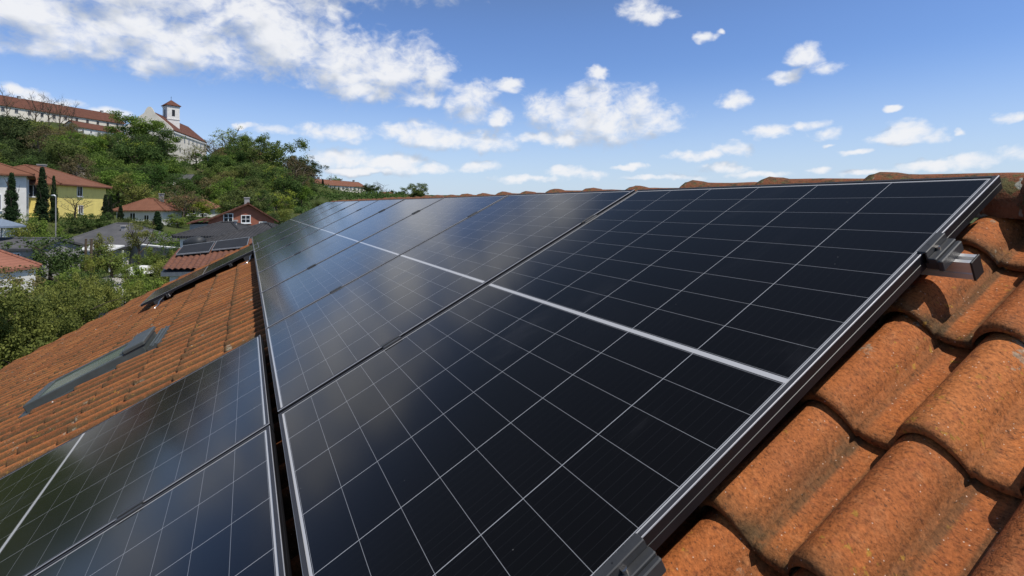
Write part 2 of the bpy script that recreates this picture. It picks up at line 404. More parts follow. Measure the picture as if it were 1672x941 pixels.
# underlay below the tiles, with both slopes
mb = MB(); d_ = -.205
ridge_p = roofp(1.80, 0, 0)
def flat(v, u, n=d_): return H(roofp(v, u, n))
for (ua, ub) in ((U_MIN, 10.0),):
    mb.slab([flat(V_MIN, ua), flat(V_MIN, ub-1.0), flat(-4.2, 10.4), flat(-2.3, 12.1), flat(1.80, 12.1), flat(1.80, ua)], .06)
top = flat(1.80, 0)
mb.slab([Vector((top.x, U_MIN, top.z)), Vector((top.x, 12.1, top.z)), Vector((top.x+6.5, 12.1, top.z-3.26)), Vector((top.x+6.5, U_MIN, top.z-3.26))], .06)
mb.build('roof_underlay', M['deck'], roof)
mb = MB(); e0 = flat(V_MIN+.4, 0)
mb.box(e0.x, top.x+6., U_MIN+.3, 9.0, 0, e0.z-.1)
gx = [(-2.0, 10.7), (top.x, 11.9)]
g = [(e0.x, 9.2, 0), (top.x+6, 11.6, 0), (top.x+6, 11.6, top.z-3.2), (top.x, 11.6, top.z-.15), (e0.x+2.0, 11.2, e0.z+.75), (e0.x, 9.2, e0.z-.15)]
mb.add(g+[(x, y-.3, z) for x, y, z in g], [tuple(range(6)), tuple(range(11, 5, -1))]+[((i+1)%6, i, 6+i, 6+(i+1)%6) for i in range(6)])
mb.build('wall', M['wallwhite'], house)
# ridge caps: each tapers towards the near end, wide end lapping over its neighbour
def ridge_mesh(seed):
    r = np.random.default_rng(seed); V = []; F = []; nseg = 15; cols = []
    prof = [(-.030, .100, 0), (0.0, .112, 0), (.004, .121, 0), (.02, .125, 0), (.055, .121, 0), (.085, .113, 0), (.13, .110, 0), (.22, .107, 0), (.33, .103, 0), (.43, .099, 0)]
    for s_, rad, _ in prof:
        for k in range(nseg+1):
            w = math.pi*(-.06+1.12*k/nseg)
            rr = rad*(1+.012*r.normal())
            V.append((math.cos(w)*rr, -s_, math.sin(w)*rr*.92))
    m = nseg+1
    for i in range(len(prof)-1):
        for k in range(nseg): F.append((i*m+k, i*m+k+1, (i+1)*m+k+1, (i+1)*m+k))
    return np_mesh('ridge_tile', np.array(V), np.array(F), M['ridge'], smooth=True)
rmeshes = [ridge_mesh(i) for i in range(5)]
RC = H(roofp(1.805, 0, -.134))
for k in range(-2, 31):
    o = link('ridge_tile', rmeshes[k % 5], house, (RC.x+random.uniform(-.004, .004), .350+.385*k, RC.z+random.uniform(-.005, .005)), (0, random.uniform(-.03, .03), random.uniform(-.012, .012)))
# roof window
sk = thing_ = link('roof_window', None, house, H(roofp(SKY[2], SKY[0], -.046)), (0, -SL, 0)); sk.empty_display_size = .1
tag(sk, 'grey framed roof window set in the tiles', None)
LW, LH = SKY[1]-SKY[0], SKY[3]-SKY[2]
mb = MB()
for x0, x1, y0, y1 in ((0, LH, 0, .055), (0, LH, LW-.055, LW), (0, .07, .055, LW-.055), (LH-.19, LH, .055, LW-.055)): mb.bevbox(x0, x1, y0, y1, -.13, 0 if x1 < LH-.01 or x0 < .1 else .012, .006)
mb.bevbox(LH-.15, LH+.02, -.01, LW+.01, .0, .03, .008)
mb.build('window_frame', M['flash'], sk)
mb = MB(); mb.box(.06, LH-.17, .05, LW-.05, -.03, -.012); mb.build('pane', M['skypane'], sk)
mb = MB()
mb.box(-.02, LH+.06, -.07, -.005, -.13, -.062); mb.box(-.02, LH+.06, LW+.005, LW+.07, -.13, -.062); mb.box(-.05, -.003, -.02, LW+.02, -.12, -.060); mb.box(LH+.022, LH+.12, -.06, LW+.06, -.12, -.040)
mb.tube([(LH+.05, -.05, -.036), (LH+.05, LW+.05, -.036)], .008, 6); mb.tube([(LH+.09, -.05, -.036), (LH+.09, LW+.05, -.036)], .008, 6)
mb.build('flashing', M['flash'], sk)

# ------------------------------------------------------------------ solar panels
FT = .035
def make_panel(name='solar_panel'):
    t = thing(name, 'x', 'solar panel', (0, 0, 0), (0, -SL, 0))
    mb = MB(); mb.box(.008, PLEN-.008, .008, PWID-.008, -.0065, -.0015); mb.build('laminate', M['cells'], t)
    mb = MB(); w = .011
    # four frame bars: grey top face, bright chamfers, dark outer sides
    def bar(ax, lo, hi, edge, sgn):
        # cross-section (across, z): from inner lip to the outer foot
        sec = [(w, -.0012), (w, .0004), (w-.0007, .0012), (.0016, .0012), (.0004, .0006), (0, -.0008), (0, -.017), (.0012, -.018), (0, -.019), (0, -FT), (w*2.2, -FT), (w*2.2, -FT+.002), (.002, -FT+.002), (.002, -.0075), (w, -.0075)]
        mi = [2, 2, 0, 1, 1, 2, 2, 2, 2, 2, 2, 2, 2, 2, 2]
        n = len(sec); V = []
        for e, q in ((lo, 0), (hi, 1)):
            for a, z in sec:
                off = edge+sgn*a; m_ = e+(a if q == 0 else -a)       # mitred ends
                V.append((m_, off, z) if ax == 0 else (off, m_, z))
        F = [(i, (i+1) % n, n+(i+1) % n, n+i) for i in range(n)]
        for i, f in enumerate(F): mb.f.append(tuple(x+mb.n for x in f)); mb.m.append(mi[i])
        mb.v.append(np.array(V)); mb.n += len(V)
    bar(0, 0, PLEN, 0, 1); bar(0, 0, PLEN, PWID, -1); bar(1, 0, PWID, 0, 1); bar(1, 0, PWID, PLEN, -1)
    mb.build('frame', [M['frame'], M['edge'], M['frame_side']], t)
    return t
ORD = ['nearest', 'second', 'third', 'fourth', 'fifth', 'sixth', 'seventh', 'eighth', 'ninth']
proto = make_panel()
def place_panel(o, v, u, n, label, group, dr=(0, 0, 0)):
    o.location = roofp(v, u, n); o.rotation_euler = (dr[0], -SL+dr[1], dr[2]); o['label'] = label; o['group'] = group
for k in range(9):
    o = proto if k == 0 else copy_tree(proto)
    lab = {0: 'nearest black solar panel, beside the bare tiles on the near side', 8: 'farthest solar panel of the upper row, ending at the gable edge'}.get(k, f'{ORD[k]} black solar panel from the camera in the long upper row')
    place_panel(o, 0, k*(PWID+PGAP), random.uniform(-.0012, .0012), lab, 'solar panels of the upper row under the ridge', (random.uniform(-.0008, .0008), random.uniform(-.0008, .0008), 0))
ULOW = 1.278
for k, (u, lab) in enumerate(((ULOW-PWID, 'nearest black solar panel of the lower row, cut by the bottom of the photo'), (ULOW+PGAP-.005, 'lower row solar panel whose far edge borders the open orange tiles'))):
    o = copy_tree(proto); place_panel(o, -PLEN-.032, u, -.003, lab, 'solar panels of the lower row')
o = copy_tree(proto); place_panel(o, -PLEN+.09, 8.52, .0, 'detached solar panel beyond the roof window, held above the tiles on hooks', 'solar panels of the lower row')
# ------------------------------------------------------------------ rails and clamps
def rail(v, u0, u1, label, n_top=-.036, lab_g='mounting rails under the panels', capped=True):
    t = thing('mounting_rail', label, 'mounting rail', roofp(v, u0, n_top), (0, -SL, 0), lab_g)
    L = u1-u0; mb = MB(); hw = .018; wall = .0
    # open-slot profile: two top lips with a groove between them
    sec = [(-hw, 0), (-hw+.0115, 0), (-hw+.0115, -.010), (hw-.0115, -.010), (hw-.0115, 0), (hw, 0), (hw, -.012), (hw-.0012, -.013), (hw-.0012, -.026), (hw, -.027), (hw, -.040), (-hw, -.040), (-hw, -.027), (-hw+.0012, -.026), (-hw+.0012, -.013), (-hw, -.012)]
    n = len(sec); V = [(x, 0, z) for x, z in sec]+[(x, L, z) for x, z in sec]
    mb.add(V, [(i, n+i, n+(i+1) % n, (i+1) % n) for i in range(n)]); mb.build('rail_body', M['rail'], t)
    if capped:
        mb = MB(); mb.bevbox(-hw-.0015, hw+.0015, -.004, .0, -.0415, .0015, .0012); mb.build('end_cap', M['blackp'], t)
    return t
VR_HI, VR_LO = 1.385, .425
rail(VR_HI, -.062, 9*(PWID+PGAP)-.02, 'upper aluminium mounting rail jutting out past the nearest panel over the tiles')
rail(VR_LO, -.105, 9*(PWID+PGAP)-.02, 'lower aluminium mounting rail of the upper row, its end at the bottom clamp')
rail(-.45, -.4, ULOW+PGAP+PWID-.05, 'upper mounting rail hidden beneath the lower row of panels', -.040)
rail(-1.35, -.4, ULOW+PGAP+PWID-.05, 'lower mounting rail hidden beneath the lower row of panels', -.040)
rail(-.38, 8.47, 9.80, 'short upper mounting rail under the detached solar panel', -.037)
rail(-1.28, 8.47, 9.80, 'short lower mounting rail under the detached solar panel', -.037)
def make_mid():
    t = thing('mid_clamp', 'x', 'clamp', (0, 0, 0), (0, -SL, 0)); g = PGAP/2
    mb = MB(); L = .036
    mb.bevbox(-L, L, -g-.009, -.006, .0014, .0048, .0012); mb.bevbox(-L, L, .006, g+.009, .0014, .0048, .0012)
    mb.box(-L, L, -.0062, .0062, -.012, -.0082); mb.box(-L, L, -.0078, -.0058, -.0082, .0016); mb.box(-L, L, .0058, .0078, -.0082, .0016)
    mb.build('clamp_body', M['clamp'], t)
    mb = MB(); mb.tube([(0, 0, -.0085), (0, 0, -.002)], .0052, 12); mb.build('bolt', M['steel'], t); return t
def make_end():
    # dark plate gripping the frame, stepped shoulder outside it
    # sits against the near frame side (-u); origin on the frame's outer edge at glass level
    t = thing('end_clamp', 'x', 'clamp', (0, 0, 0), (0, -SL, 0)); L = .044
    mb = MB(); mb.bevbox(-L, L, -.0085, .0095, .0016, .0056, .0014)       # top plate on the frame
    mb.box(-L, L, -.0085, -.0055, -.020, .0018)                              # web
    mb.bevbox(-L*1.05, L*1.05, -.024, -.0083, -.022, -.0085, .0015)          # shoulder
    mb.bevbox(-L*1.05, L*1.05, -.034, -.0238, -.036, -.013, .002)
    mb.box(-L*.95, L*.95, -.0236, -.0010, -.0362, -.0225)
    mb.build('clamp_body', M['clamp'], t)
    mb = MB(); mb.tube([(-.004, -.0115, -.0088), (-.004, -.0115, -.0020)], .0052, 14)
    V = [(-.004+.0052*math.cos(a), -.0115+.0052*math.sin(a), -.0018) for a in np.linspace(0, 2*math.pi, 13)[:-1]]+[(-.004+.003*math.cos(a), -.0115+.003*math.sin(a), -.0018) for a in np.linspace(0, 2*math.pi, 13)[:-1]]
    mb.add(V, [(i, (i+1) % 12, 12+(i+1) % 12, 12+i) for i in range(12)]); mb.build('bolt', M['steel'], t)
    mb = MB(); mb.tube([(-.012, .0005, .0057), (-.012, .0005, .0060)], .0016, 8); mb.build('locating_hole', M['blackp'], t); return t
mid = make_mid(); first = True
for k in range(1, 9):
    for v, nm in ((VR_HI+.035, 'upper'), (VR_LO+.005, 'lower')):
        o = mid if first else copy_tree(mid); first = False
        o.location = roofp(v, k*(PWID+PGAP)-PGAP/2, 0)
        o['label'] = f'{nm} black clamp in the gap between the {ORD[k-1]} and {ORD[k]} upper row panels'; o['group'] = 'black clamps in the panel gaps'
for v, nm in ((-.45, 'upper'), (-1.35, 'lower')):
    o = copy_tree(mid); o.location = roofp(v, ULOW+PGAP/2-.002, -.003); o['label'] = f'{nm} black clamp in the gap of the lower panel row'; o['group'] = 'black clamps in the panel gaps'
en = make_end(); en.location = roofp(VR_HI-.012, 0, 0); en['label'] = 'grey end clamp above the jutting rail on the near panel edge'; en['group'] = 'end clamps of the nearest panel'
en2 = copy_tree(en); en2.location = roofp(VR_LO+.003, 0, 0); en2['label'] = 'large grey end clamp with a round bolt at the bottom of the photo'
# roof hooks of the detached panel
for k, (v, lab) in enumerate(((-.12, 'shiny bent roof hook under the upper end of the detached panel'), (-1.42, 'shiny bent roof hook under the lower tip of the detached panel'))):
    t = thing('roof_hook', lab, 'roof hook', roofp(v, 8.5, -.1), (0, -SL, 0), 'roof hooks of the detached panel')
    mb = MB(); mb.tube([(-.10, -.30, -.015), (-.03, -.28, -.01), (.02, -.22, .005), (.03, -.12, .03), (.06, -.02, .045), (.10, .05, .055), (.08, .12, .06)], .013, 8)
    mb.build('hook_arm', M['steel'], t, True)
    mb = MB(); mb.bevbox(-.06, .06, .02, .10, -.02, .06, .004); mb.build('bracket', M['clamp'], t)

# ------------------------------------------------------------------ vegetation
def leaf_cloud(centers, radii, per, size, r, flat_=.8, up=.3):
    # leaf-sized quads scattered through clumps (centres, radii); returns V,F,tint
    C = np.repeat(np.asarray(centers), per, 0); Rr = np.repeat(np.asarray(radii), per)
    n = len(C); d = r.normal(size=(n, 3)); d /= np.linalg.norm(d, axis=1)[:, None]
    rad = Rr*r.random(n)**.45
    P = C+d*rad[:, None]*np.array([1, 1, flat_])
    nor = d*.6+r.normal(size=(n, 3))*.55+np.array([0, 0, up]); nor /= np.linalg.norm(nor, axis=1)[:, None]
    a = np.cross(nor, r.normal(size=(n, 3))); a /= np.linalg.norm(a, axis=1)[:, None]; b = np.cross(nor, a)
    s = size*(.6+.8*r.random(n))[:, None]
    V = np.stack([P-a*s*.5, P-b*s*.32+nor*s*.06, P+a*s*.5, P+b*s*.32+nor*s*.06], 1).reshape(-1, 3)
    F = np.arange(4*n).reshape(-1, 4)
    cl = np.repeat(r.random(len(centers)), per)
    tint = np.clip(.15+.5*cl+.35*r.random(n), 0, 1)
    return V, F, np.repeat(tint, 4)
def tree_parts(seed, Ht, Wd, nclump, per, leaf, crown0=.3, clump_r=.16, limbs=6, sparse=False, conic=False):
    r = np.random.default_rng(seed); mb = MB(); tips = []
    lean = r.normal(size=2)*.03*Ht
    tr = .022*Ht+.04
    top = .62 if not conic else .95
    path = [Vector((lean[0]*t*t, lean[1]*t*t, Ht*top*t)) for t in np.linspace(-.06, 1, 6)]
    mb.tube(path, [tr*(1.25-.95*t) for t in np.linspace(0, 1, 6)], 7, mi=0)
    for i in range(limbs):
        t0 = crown0+(.62-crown0)*(i+.5*r.random())/limbs; a = i*2.4+r.random()*.8
        base = Vector((lean[0]*t0*t0, lean[1]*t0*t0, Ht*t0)); ln = Wd*.5*(.65+.45*r.random())*(1-.25*i/limbs)
        rise = Ht*(.16+.24*r.random())
        end = base+Vector((math.cos(a)*ln, math.sin(a)*ln, rise)); midp = base.lerp(end, .5)+Vector((0, 0, -rise*.10))
        mb.tube([base, midp, end], [tr*.42, tr*.26, tr*.08], 5, caps=False); tips.append(end)
        for q in range(4 if sparse else 3):
            s = .35+.6*r.random(); b0 = base.lerp(end, s); e2 = b0+Vector((r.normal()*.16*Wd, r.normal()*.16*Wd, Ht*(.06+.14*r.random())))
            mb.tube([b0, b0.lerp(e2, .5)+Vector((0, 0, .02*Ht)), e2], [tr*.18, tr*.11, tr*.04], 4, caps=False); tips.append(e2)
            if sparse:
                for w in range(3):
                    e3 = e2+Vector((r.normal()*.09*Wd, r.normal()*.09*Wd, Ht*.07*r.random())); mb.tube([b0.lerp(e2, .6), e3], [tr*.08, tr*.03], 3, caps=False); tips.append(e3)
    C = []; Rr = []
    if conic:
        for i in range(nclump):
            t = r.random(); z = Ht*(.04+.94*t); w = Wd*.5*(1-t**2.2)*(.75+.25*math.sin(t*9)**2)*.82; a = r.random()*6.283; q = w*math.sqrt(r.random())
            C.append((math.cos(a)*q, math.sin(a)*q, z)); Rr.append(max(.12*Wd, w*.42))
    else:
        zc = Ht*(crown0+1)/2; hz = Ht*(1-crown0)/2
        lob = [(r.normal(size=3)*np.array([.22, .22, .25]), .5+.3*r.random()) for _ in range(6)]
        k = 0
        while len(C) < nclump and k < 4000:
            k += 1
            if r.random() < .45 and tips:
                p = np.array(tips[r.integers(len(tips))])+r.normal(size=3)*.04*Wd
            else:
                l, s = lob[r.integers(6)]; d = r.normal(size=3); d /= np.linalg.norm(d); d = l+d*s*r.random()**.4
                if np.linalg.norm(d) > 1.05: continue
                p = np.array([d[0]*Wd*.5, d[1]*Wd*.5, zc+d[2]*hz])
            if p[2] > Ht or p[2] < Ht*crown0*.75: continue
            C.append(p); Rr.append(clump_r*Wd*(.6+.7*r.random()))
    V, F, T = leaf_cloud(C, Rr, per, leaf, r)
    return mb, V, F, T
TREES = {}
def tree_kind(key, seeds, Ht, Wd, nclump, per, leaf, mat, bark='bark', **kw):
    L = []
    for s in seeds:
        mb, V, F, T = tree_parts(s, Ht, Wd, nclump, per, leaf, **kw)
        L.append((mb.mesh('trunk', M[bark]), np_mesh('crown', V, F, M[mat], T)))
    TREES[key] = (Ht, Wd, L)
tree_kind('bushy', (1, 2, 3), 9, 8, 75, 85, .30, 'leafmid', crown0=.12, clump_r=.15)
tree_kind('dark', (4, 5, 6), 9, 8, 80, 85, .30, 'leafdark', crown0=.10, clump_r=.15)
tree_kind('fresh', (7, 8), 9, 7.5, 64, 75, .28, 'leaflight', crown0=.15, clump_r=.14)
tree_kind('brown', (9, 10, 11), 10, 8, 60, 55, .26, 'leafbrown', 'barkpale', crown0=.18, clump_r=.13)
tree_kind('tall', (12, 13, 14), 20, 16, 330, 30, .50, 'leafmid', crown0=.20, clump_r=.095, limbs=9, sparse=True)
tree_kind('talldark', (15, 16), 20, 15, 330, 34, .50, 'leafdark', crown0=.12, clump_r=.10, limbs=9, sparse=True)
tree_kind('crest', (41, 42, 43), 16, 13, 250, 70, .36, 'leafmid', crown0=.08, clump_r=.095, limbs=9)
tree_kind('crestdark', (44, 45), 16, 13, 250, 70, .36, 'leafdark', crown0=.06, clump_r=.095, limbs=9)
tree_kind('crestbrown', (46, 47), 16, 13, 210, 50, .32, 'leafbrown', crown0=.08, clump_r=.09, limbs=9, sparse=True)
tree_kind('sparse', (17, 18, 19), 16, 11, 190, 11, .38, 'leaflight', 'bark', crown0=.25, clump_r=.07, limbs=9, sparse=True)
tree_kind('bare', (20, 21), 10, 8, 30, 4, .25, 'leafbrown', 'bark', crown0=.15, clump_r=.07, limbs=9, sparse=True)
tree_kind('cypress', (22, 23, 24), 6, 1.9, 320, 60, .14, 'leafcyp', crown0=.1, conic=True)
tree_kind('shrub', (25, 26, 27), 3, 3.2, 52, 70, .14, 'leafbush', crown0=.02, clump_r=.16, limbs=5)
tree_kind('shrubdark', (28, 29), 3, 3.4, 56, 70, .14, 'leafdark', crown0=.02, clump_r=.16, limbs=5)
tree_kind('shrublight', (30, 31), 3, 3.2, 50, 64, .13, 'leaflight', crown0=.02, clump_r=.15, limbs=5)
tree_kind('bigbush', (32,), 5, 6.4, 230, 150, .12, 'leafbig', crown0=.02, clump_r=.085, limbs=7)
tree_kind('bigbushlight', (33,), 5, 5.6, 180, 140, .11, 'leaflight', crown0=.05, clump_r=.09, limbs=7)
tree_kind('slender', (34,), 5, 2.6, 30, 60, .14, 'leaflight', crown0=.38, clump_r=.17, limbs=5)
NAMES = dict(bushy='broadleaf_tree', dark='broadleaf_tree', fresh='broadleaf_tree', brown='budding_tree', tall='tall_tree', talldark='tall_tree', crest='tall_tree', crestdark='tall_tree', crestbrown='budding_tree', sparse='sparse_tree', bare='bare_tree', cypress='cypress',
             shrub='shrub', shrubdark='shrub', shrublight='shrub', bigbush='bush', bigbushlight='bush', slender='young_tree')
def plant(kind, pos, height, width, label, cat='tree', group=None, rot=None):
    Ht, Wd, L = TREES[kind]; tm, cm = L[random.randrange(len(L))]
    t = thing(NAMES[kind], label, cat, pos, (0, 0, random.uniform(0, 6.28) if rot is None else rot), group)
    t.scale = (width/Wd, width/Wd, height/Ht)
    link('trunk', tm, t); link('crown', cm, t); return t
def plant_px(kind, x, ytop, d, wpx, label, cat='tree', group=None, ybase=None):
    p = ld(lat(x, d), d)
    if ybase is not None: p.z = at(x, ybase, d).z
    ztop = at(x, ytop, d).z
    return plant(kind, p-Vector((0, 0, .1)), max(.4, ztop-p.z+.1), wpx/FOC*d, label, cat, group)

# ------------------------------------------------------------------ houses
def win(parent, p, xa, za, w, h, up=Vector((0, 0, 1)), xdir=Vector((1, 0, 0)), out=Vector((0, -1, 0)), frame='winframe', bars=(1, 0), label=None):
    # a window on a wall: frame proud of the wall, pane behind it
    fr = link('window', None, parent, p); fr.empty_display_size = .1
    def bx(mb, a0, a1, z0, z1, o0, o1):
        V = []
        for o in (o0, o1):
            for z in (z0, z1):
                for a in (a0, a1): V.append(tuple(xdir*a+up*z+out*o))
        mb.add(V, [(0,1,3,2),(4,6,7,5),(0,4,5,1),(2,3,7,6),(0,2,6,4),(1,5,7,3)])
    mb = MB(); f = min(.08, w*.10)
    bx(mb, -w/2, w/2, 0, f, .0, .07); bx(mb, -w/2, w/2, h-f, h, .0, .07); bx(mb, -w/2, -w/2+f, f, h-f, .0, .07); bx(mb, w/2-f, w/2, f, h-f, .0, .07)
    for i in range(bars[0]): x = -w/2+w*(i+1)/(bars[0]+1); bx(mb, x-f*.35, x+f*.35, f, h-f, .012, .062)
    for i in range(bars[1]): z = h*(i+1)/(bars[1]+1); bx(mb, -w/2+f, w/2-f, z-f*.3, z+f*.3, .016, .058)
    bx(mb, -w/2-.06, w/2+.06, -.07, -.004, 0, .14)
    mb.build('window_frame', M[frame], fr)
    mb = MB(); bx(mb, -w/2+f*.5, w/2-f*.5, f*.5, h-f*.5, .008, .03); mb.build('pane', M['pane'], fr)
    return fr
def house_box(name, label, cat, origin, rotz, w, l, hw, roof_kind, rise, over, wallm, roofm, wins=(), chim=(), group=None, dep=3., ridge_axis='x', inset=None, apex=.5):
    """origin: a corner at eave-less wall foot; local x along w, y along l; walls from -dep (buried) to hw"""
    t = thing(name, label, cat, origin, (0, 0, rotz), group)
    mb = MB()
    o = over; zr = hw+rise; sl = rise/(l/2) if ridge_axis == 'x' else rise/(w/2)
    ze = hw-o*sl
    if roof_kind == 'hip':
        mb.box(0, w, 0, l, -dep, hw-.02); mb.build('wall', M[wallm], t)
        i = inset if inset is not None else min(w, l)/2
        a, b, c, d_ = Vector((-o, -o, ze)), Vector((w+o, -o, ze)), Vector((w+o, l+o, ze)), Vector((-o, l+o, ze))
        if ridge_axis == 'x': r0, r1 = Vector((i, l/2, zr)), Vector((w-i, l/2, zr)); polys = [[a, b, r1, r0], [c, d_, r0, r1], [b, c, r1], [d_, a, r0]]
        else: r0, r1 = Vector((w/2, i, zr)), Vector((w/2, l-i, zr)); polys = [[b, c, r1, r0], [d_, a, r0, r1], [a, b, r0], [c, d_, r1]]
        mb = MB()
        for p in polys: mb.add([tuple(q) for q in p], [tuple(range(len(p)))])
        n0 = [a, b, c, d_]; mb.add([tuple(q) for q in n0]+[(q.x, q.y, q.z-.16) for q in n0], [(1, 0, 4, 5), (2, 1, 5, 6), (3, 2, 6, 7), (0, 3, 7, 4), (4, 7, 6, 5)])
        for p, q in ((r0, r1), (a, r0), (d_, r0), (b, r1), (c, r1)) if ridge_axis == 'x' else ((r0, r1), (a, r0), (b, r0), (c, r1), (d_, r1)):
            mb.tube([p, q], .10, 6)
    elif roof_kind == 'gable':
        if ridge_axis == 'x':
            g = lambda x: [(x, 0, -dep), (x, l, -dep), (x, l, hw), (x, l*apex, zr), (x, 0, hw)]
        else:
            g = lambda y: [(0, y, -dep), (w, y, -dep), (w, y, hw), (w*apex, y, zr), (0, y, hw)]
        A = g(0); B = g(w if ridge_axis == 'x' else l)
        V = A+B
        f = [tuple(range(5)), tuple(range(9, 4, -1))]+[((i+1) % 5, i, 5+i, 5+(i+1) % 5) for i in range(5)]
        mb.add(V, f); mb.build('wall', M[wallm], t)
        mb = MB(); e = .03
        if ridge_axis == 'x':
            s0 = rise/(l*apex); s1 = rise/(l*(1-apex)); T = .16
            P = [[(-o, -o, hw-o*s0), (w+o, -o, hw-o*s0), (w+o, l*apex, zr), (-o, l*apex, zr)], [(w+o, l+o, hw-o*s1), (-o, l+o, hw-o*s1), (-o, l*apex, zr), (w+o, l*apex, zr)]]
            rp = [(-o, l*apex, zr+T+.02), (w+o, l*apex, zr+T+.02)]
        else:
            s0 = rise/(w*apex); s1 = rise/(w*(1-apex)); T = .16
            P = [[(-o, l+o, hw-o*s0), (-o, -o, hw-o*s0), (w*apex, -o, zr), (w*apex, l+o, zr)], [(w+o, -o, hw-o*s1), (w+o, l+o, hw-o*s1), (w*apex, l+o, zr), (w*apex, -o, zr)]]
            rp = [(w*apex, -o, zr+T+.02), (w*apex, l+o, zr+T+.02)]
        for p in P: mb.slab([Vector(q)+Vector((0, 0, T+e)) for q in p], T)
        mb.tube(rp, .11, 6)
    rf = mb.build('roof', M[roofm], t)
    for (cx, cy, cz0, cz1, cw) in chim:
        mb = MB(); mb.bevbox(cx-cw/2, cx+cw/2, cy-cw/2, cy+cw/2, cz0, cz1, .02); mb.bevbox(cx-cw/2-.06, cx+cw/2+.06, cy-cw/2-.06, cy+cw/2+.06, cz1, cz1+.12, .02)
        mb.build('chimney', M['wallgrey'], rf)
    X, Y = Vector((1, 0, 0)), Vector((0, 1, 0))
    for q in wins:
        face, a, z, ww, hh = q[:5]; bars = q[5] if len(q) > 5 else (1, 0); fm = q[6] if len(q) > 6 else 'winframe'
        if face == 'f': win(t, (a, 0, z), 0, 0, ww, hh, xdir=X, out=-Y, bars=bars, frame=fm)
        elif face == 'b': win(t, (a, l, z), 0, 0, ww, hh, xdir=-X, out=Y, bars=bars, frame=fm)
        elif face == 'l': win(t, (0, a, z), 0, 0, ww, hh, xdir=-Y, out=-X, bars=bars, frame=fm)
        else: win(t, (w, a, z), 0, 0, ww, hh, xdir=Y, out=X, bars=bars, frame=fm)
    return t
def camrot(dl, dd):
    """world z-rotation so that local +x points along (lateral, depth) direction"""
    v = RGT*dl+FWD*dd; return math.atan2(v.y, v.x)

# yellow house: local x runs from the near corner away along the yellow wall; +y is away to the left
A = (lat(95, 60), 60); B = (lat(173, 72), 72); Lw = math.hypot(B[0]-A[0], B[1]-A[1])
z0 = at(95, 354, 60).z; zh = at(95, 297, 60).z-z0
house_box('yellow_house', 'yellow two storey house with red hipped roof below the wooded hill', 'house', ld(*A, z0), camrot(B[0]-A[0], B[1]-A[1]), Lw, 10, zh, 'hip', 2.1, .55, 'wallyellow', 'roofred',
          [('f', Lw*.40, zh-1.62, 1.35, 1.25), ('l', 2.3, zh-1.75, 1.2, 1.4), ('l', 4.4, zh-1.75, 1.2, 1.4), ('f', Lw*.42, .2, 1.2, 1.1)], [(Lw*.7, 5.5, zh+1.0, zh+2.4, .7)], inset=4.2)
# white house at the left edge
A = (lat(43, 52), 52); B = (lat(48, 60), 60); Lw = math.hypot(B[0]-A[0], B[1]-A[1])
z0 = at(43, 352, 52).z; zh = at(43, 281, 52).z-z0
house_box('white_house', 'white house with red tiled gable roof at the left edge', 'house', ld(*A, z0), camrot(B[0]-A[0], B[1]-A[1]), Lw, 9, zh, 'hip', 1.9, .6, 'wallwhite', 'roofred',
          [('l', 2.6, zh-2.2, 1.2, 1.5), ('l', 2.5, .5, 1.5, 1.6), ('f', Lw*.5, zh-2, 1.1, 1.3)], inset=3.6)
# small white bungalow
p0 = (lat(190, 76), 76); z0 = at(190, 368, 76).z; zh = at(190, 341, 76).z-z0
house_box('white_bungalow', 'small white bungalow with low red hipped roof right of the yellow house', 'house', ld(*p0, z0), camrot(1, .22), 6.0, 7, zh, 'hip', 1.55, .5, 'wallwhite', 'roofred',
          [('f', 2.1, .3, .8, 1.5), ('f', 3.9, .2, .7, 1.3)], [(4.2, 4.2, zh+1.0, zh+2.2, .55)], inset=2.6)
for k, (x, ye, yb, d, w, wm, rm, lab) in enumerate(((236, 338, 352, 96, 6, 'wallcream', 'roofred', 'small cream house with red roof peeping out behind the bungalow'), (262, 331, 350, 104, 7, 'wallpink', 'roofsalmon', 'pinkish house with pale roof half hidden by the brown tree'), (300, 338, 352, 92, 4.5, 'wallwhite', 'roofsalmon', 'small white house among the trees behind the red timber house'))):
    z0 = at(x, yb, d).z; zh = at(x, ye, d).z-z0
    house_box('hillside_house', lab, 'house', ld(lat(x, d), d, z0), camrot(1, .3), w, 6, zh, 'hip', 1.3, .4, wm, rm, [('f', w*.3, .3, .9, 1.0), ('f', w*.7, .3, .9, 1.0)], inset=2)
# red timber house: gable towards the camera, ridge off-centre
d = 56; z0 = at(340, 372, d).z; x0, x1, xa = 340, 436, 398
w = (x1-x0)/FOC*d; zh = at(0, 361, d).z-z0; rise = at(0, 334.5, d).z-at(0, 361, d).z
t = house_box('red_timber_house', 'dark red timber gable house with white windows behind the black roofs', 'house', ld(lat(x0, d), d, z0), camrot(.88, .47), w*1.02, 7, zh, 'gable', rise, .45, 'wallred', 'roofbrown',
          [('f', w*.30, zh-.15, .95, .95, (1, 1)), ('f', w*.57, zh-.3, .95, .9, (1, 1)), ('f', w*.84, zh-.95, .8, .8)], [(w*.60, 4, zh+rise*.6, zh+rise+.75, .55)], ridge_axis='y', apex=.6)
# lean-to at its left
zl = at(314, 364, d).z
mb = MB(); mb.slab([(-1.95, -.4, zl-z0), (-.3, -.4, zl-z0+.45), (-.3, 8.2, zl-z0+.45), (-1.95, 8.2, zl-z0)], .14); mb.build('side_roof', M['roofbrown'], t)
mb = MB(); mb.box(-1.7, -.003, 0, 8, -3, zl-z0-.12); mb.build('side_wall', M['wallgrey'], t)
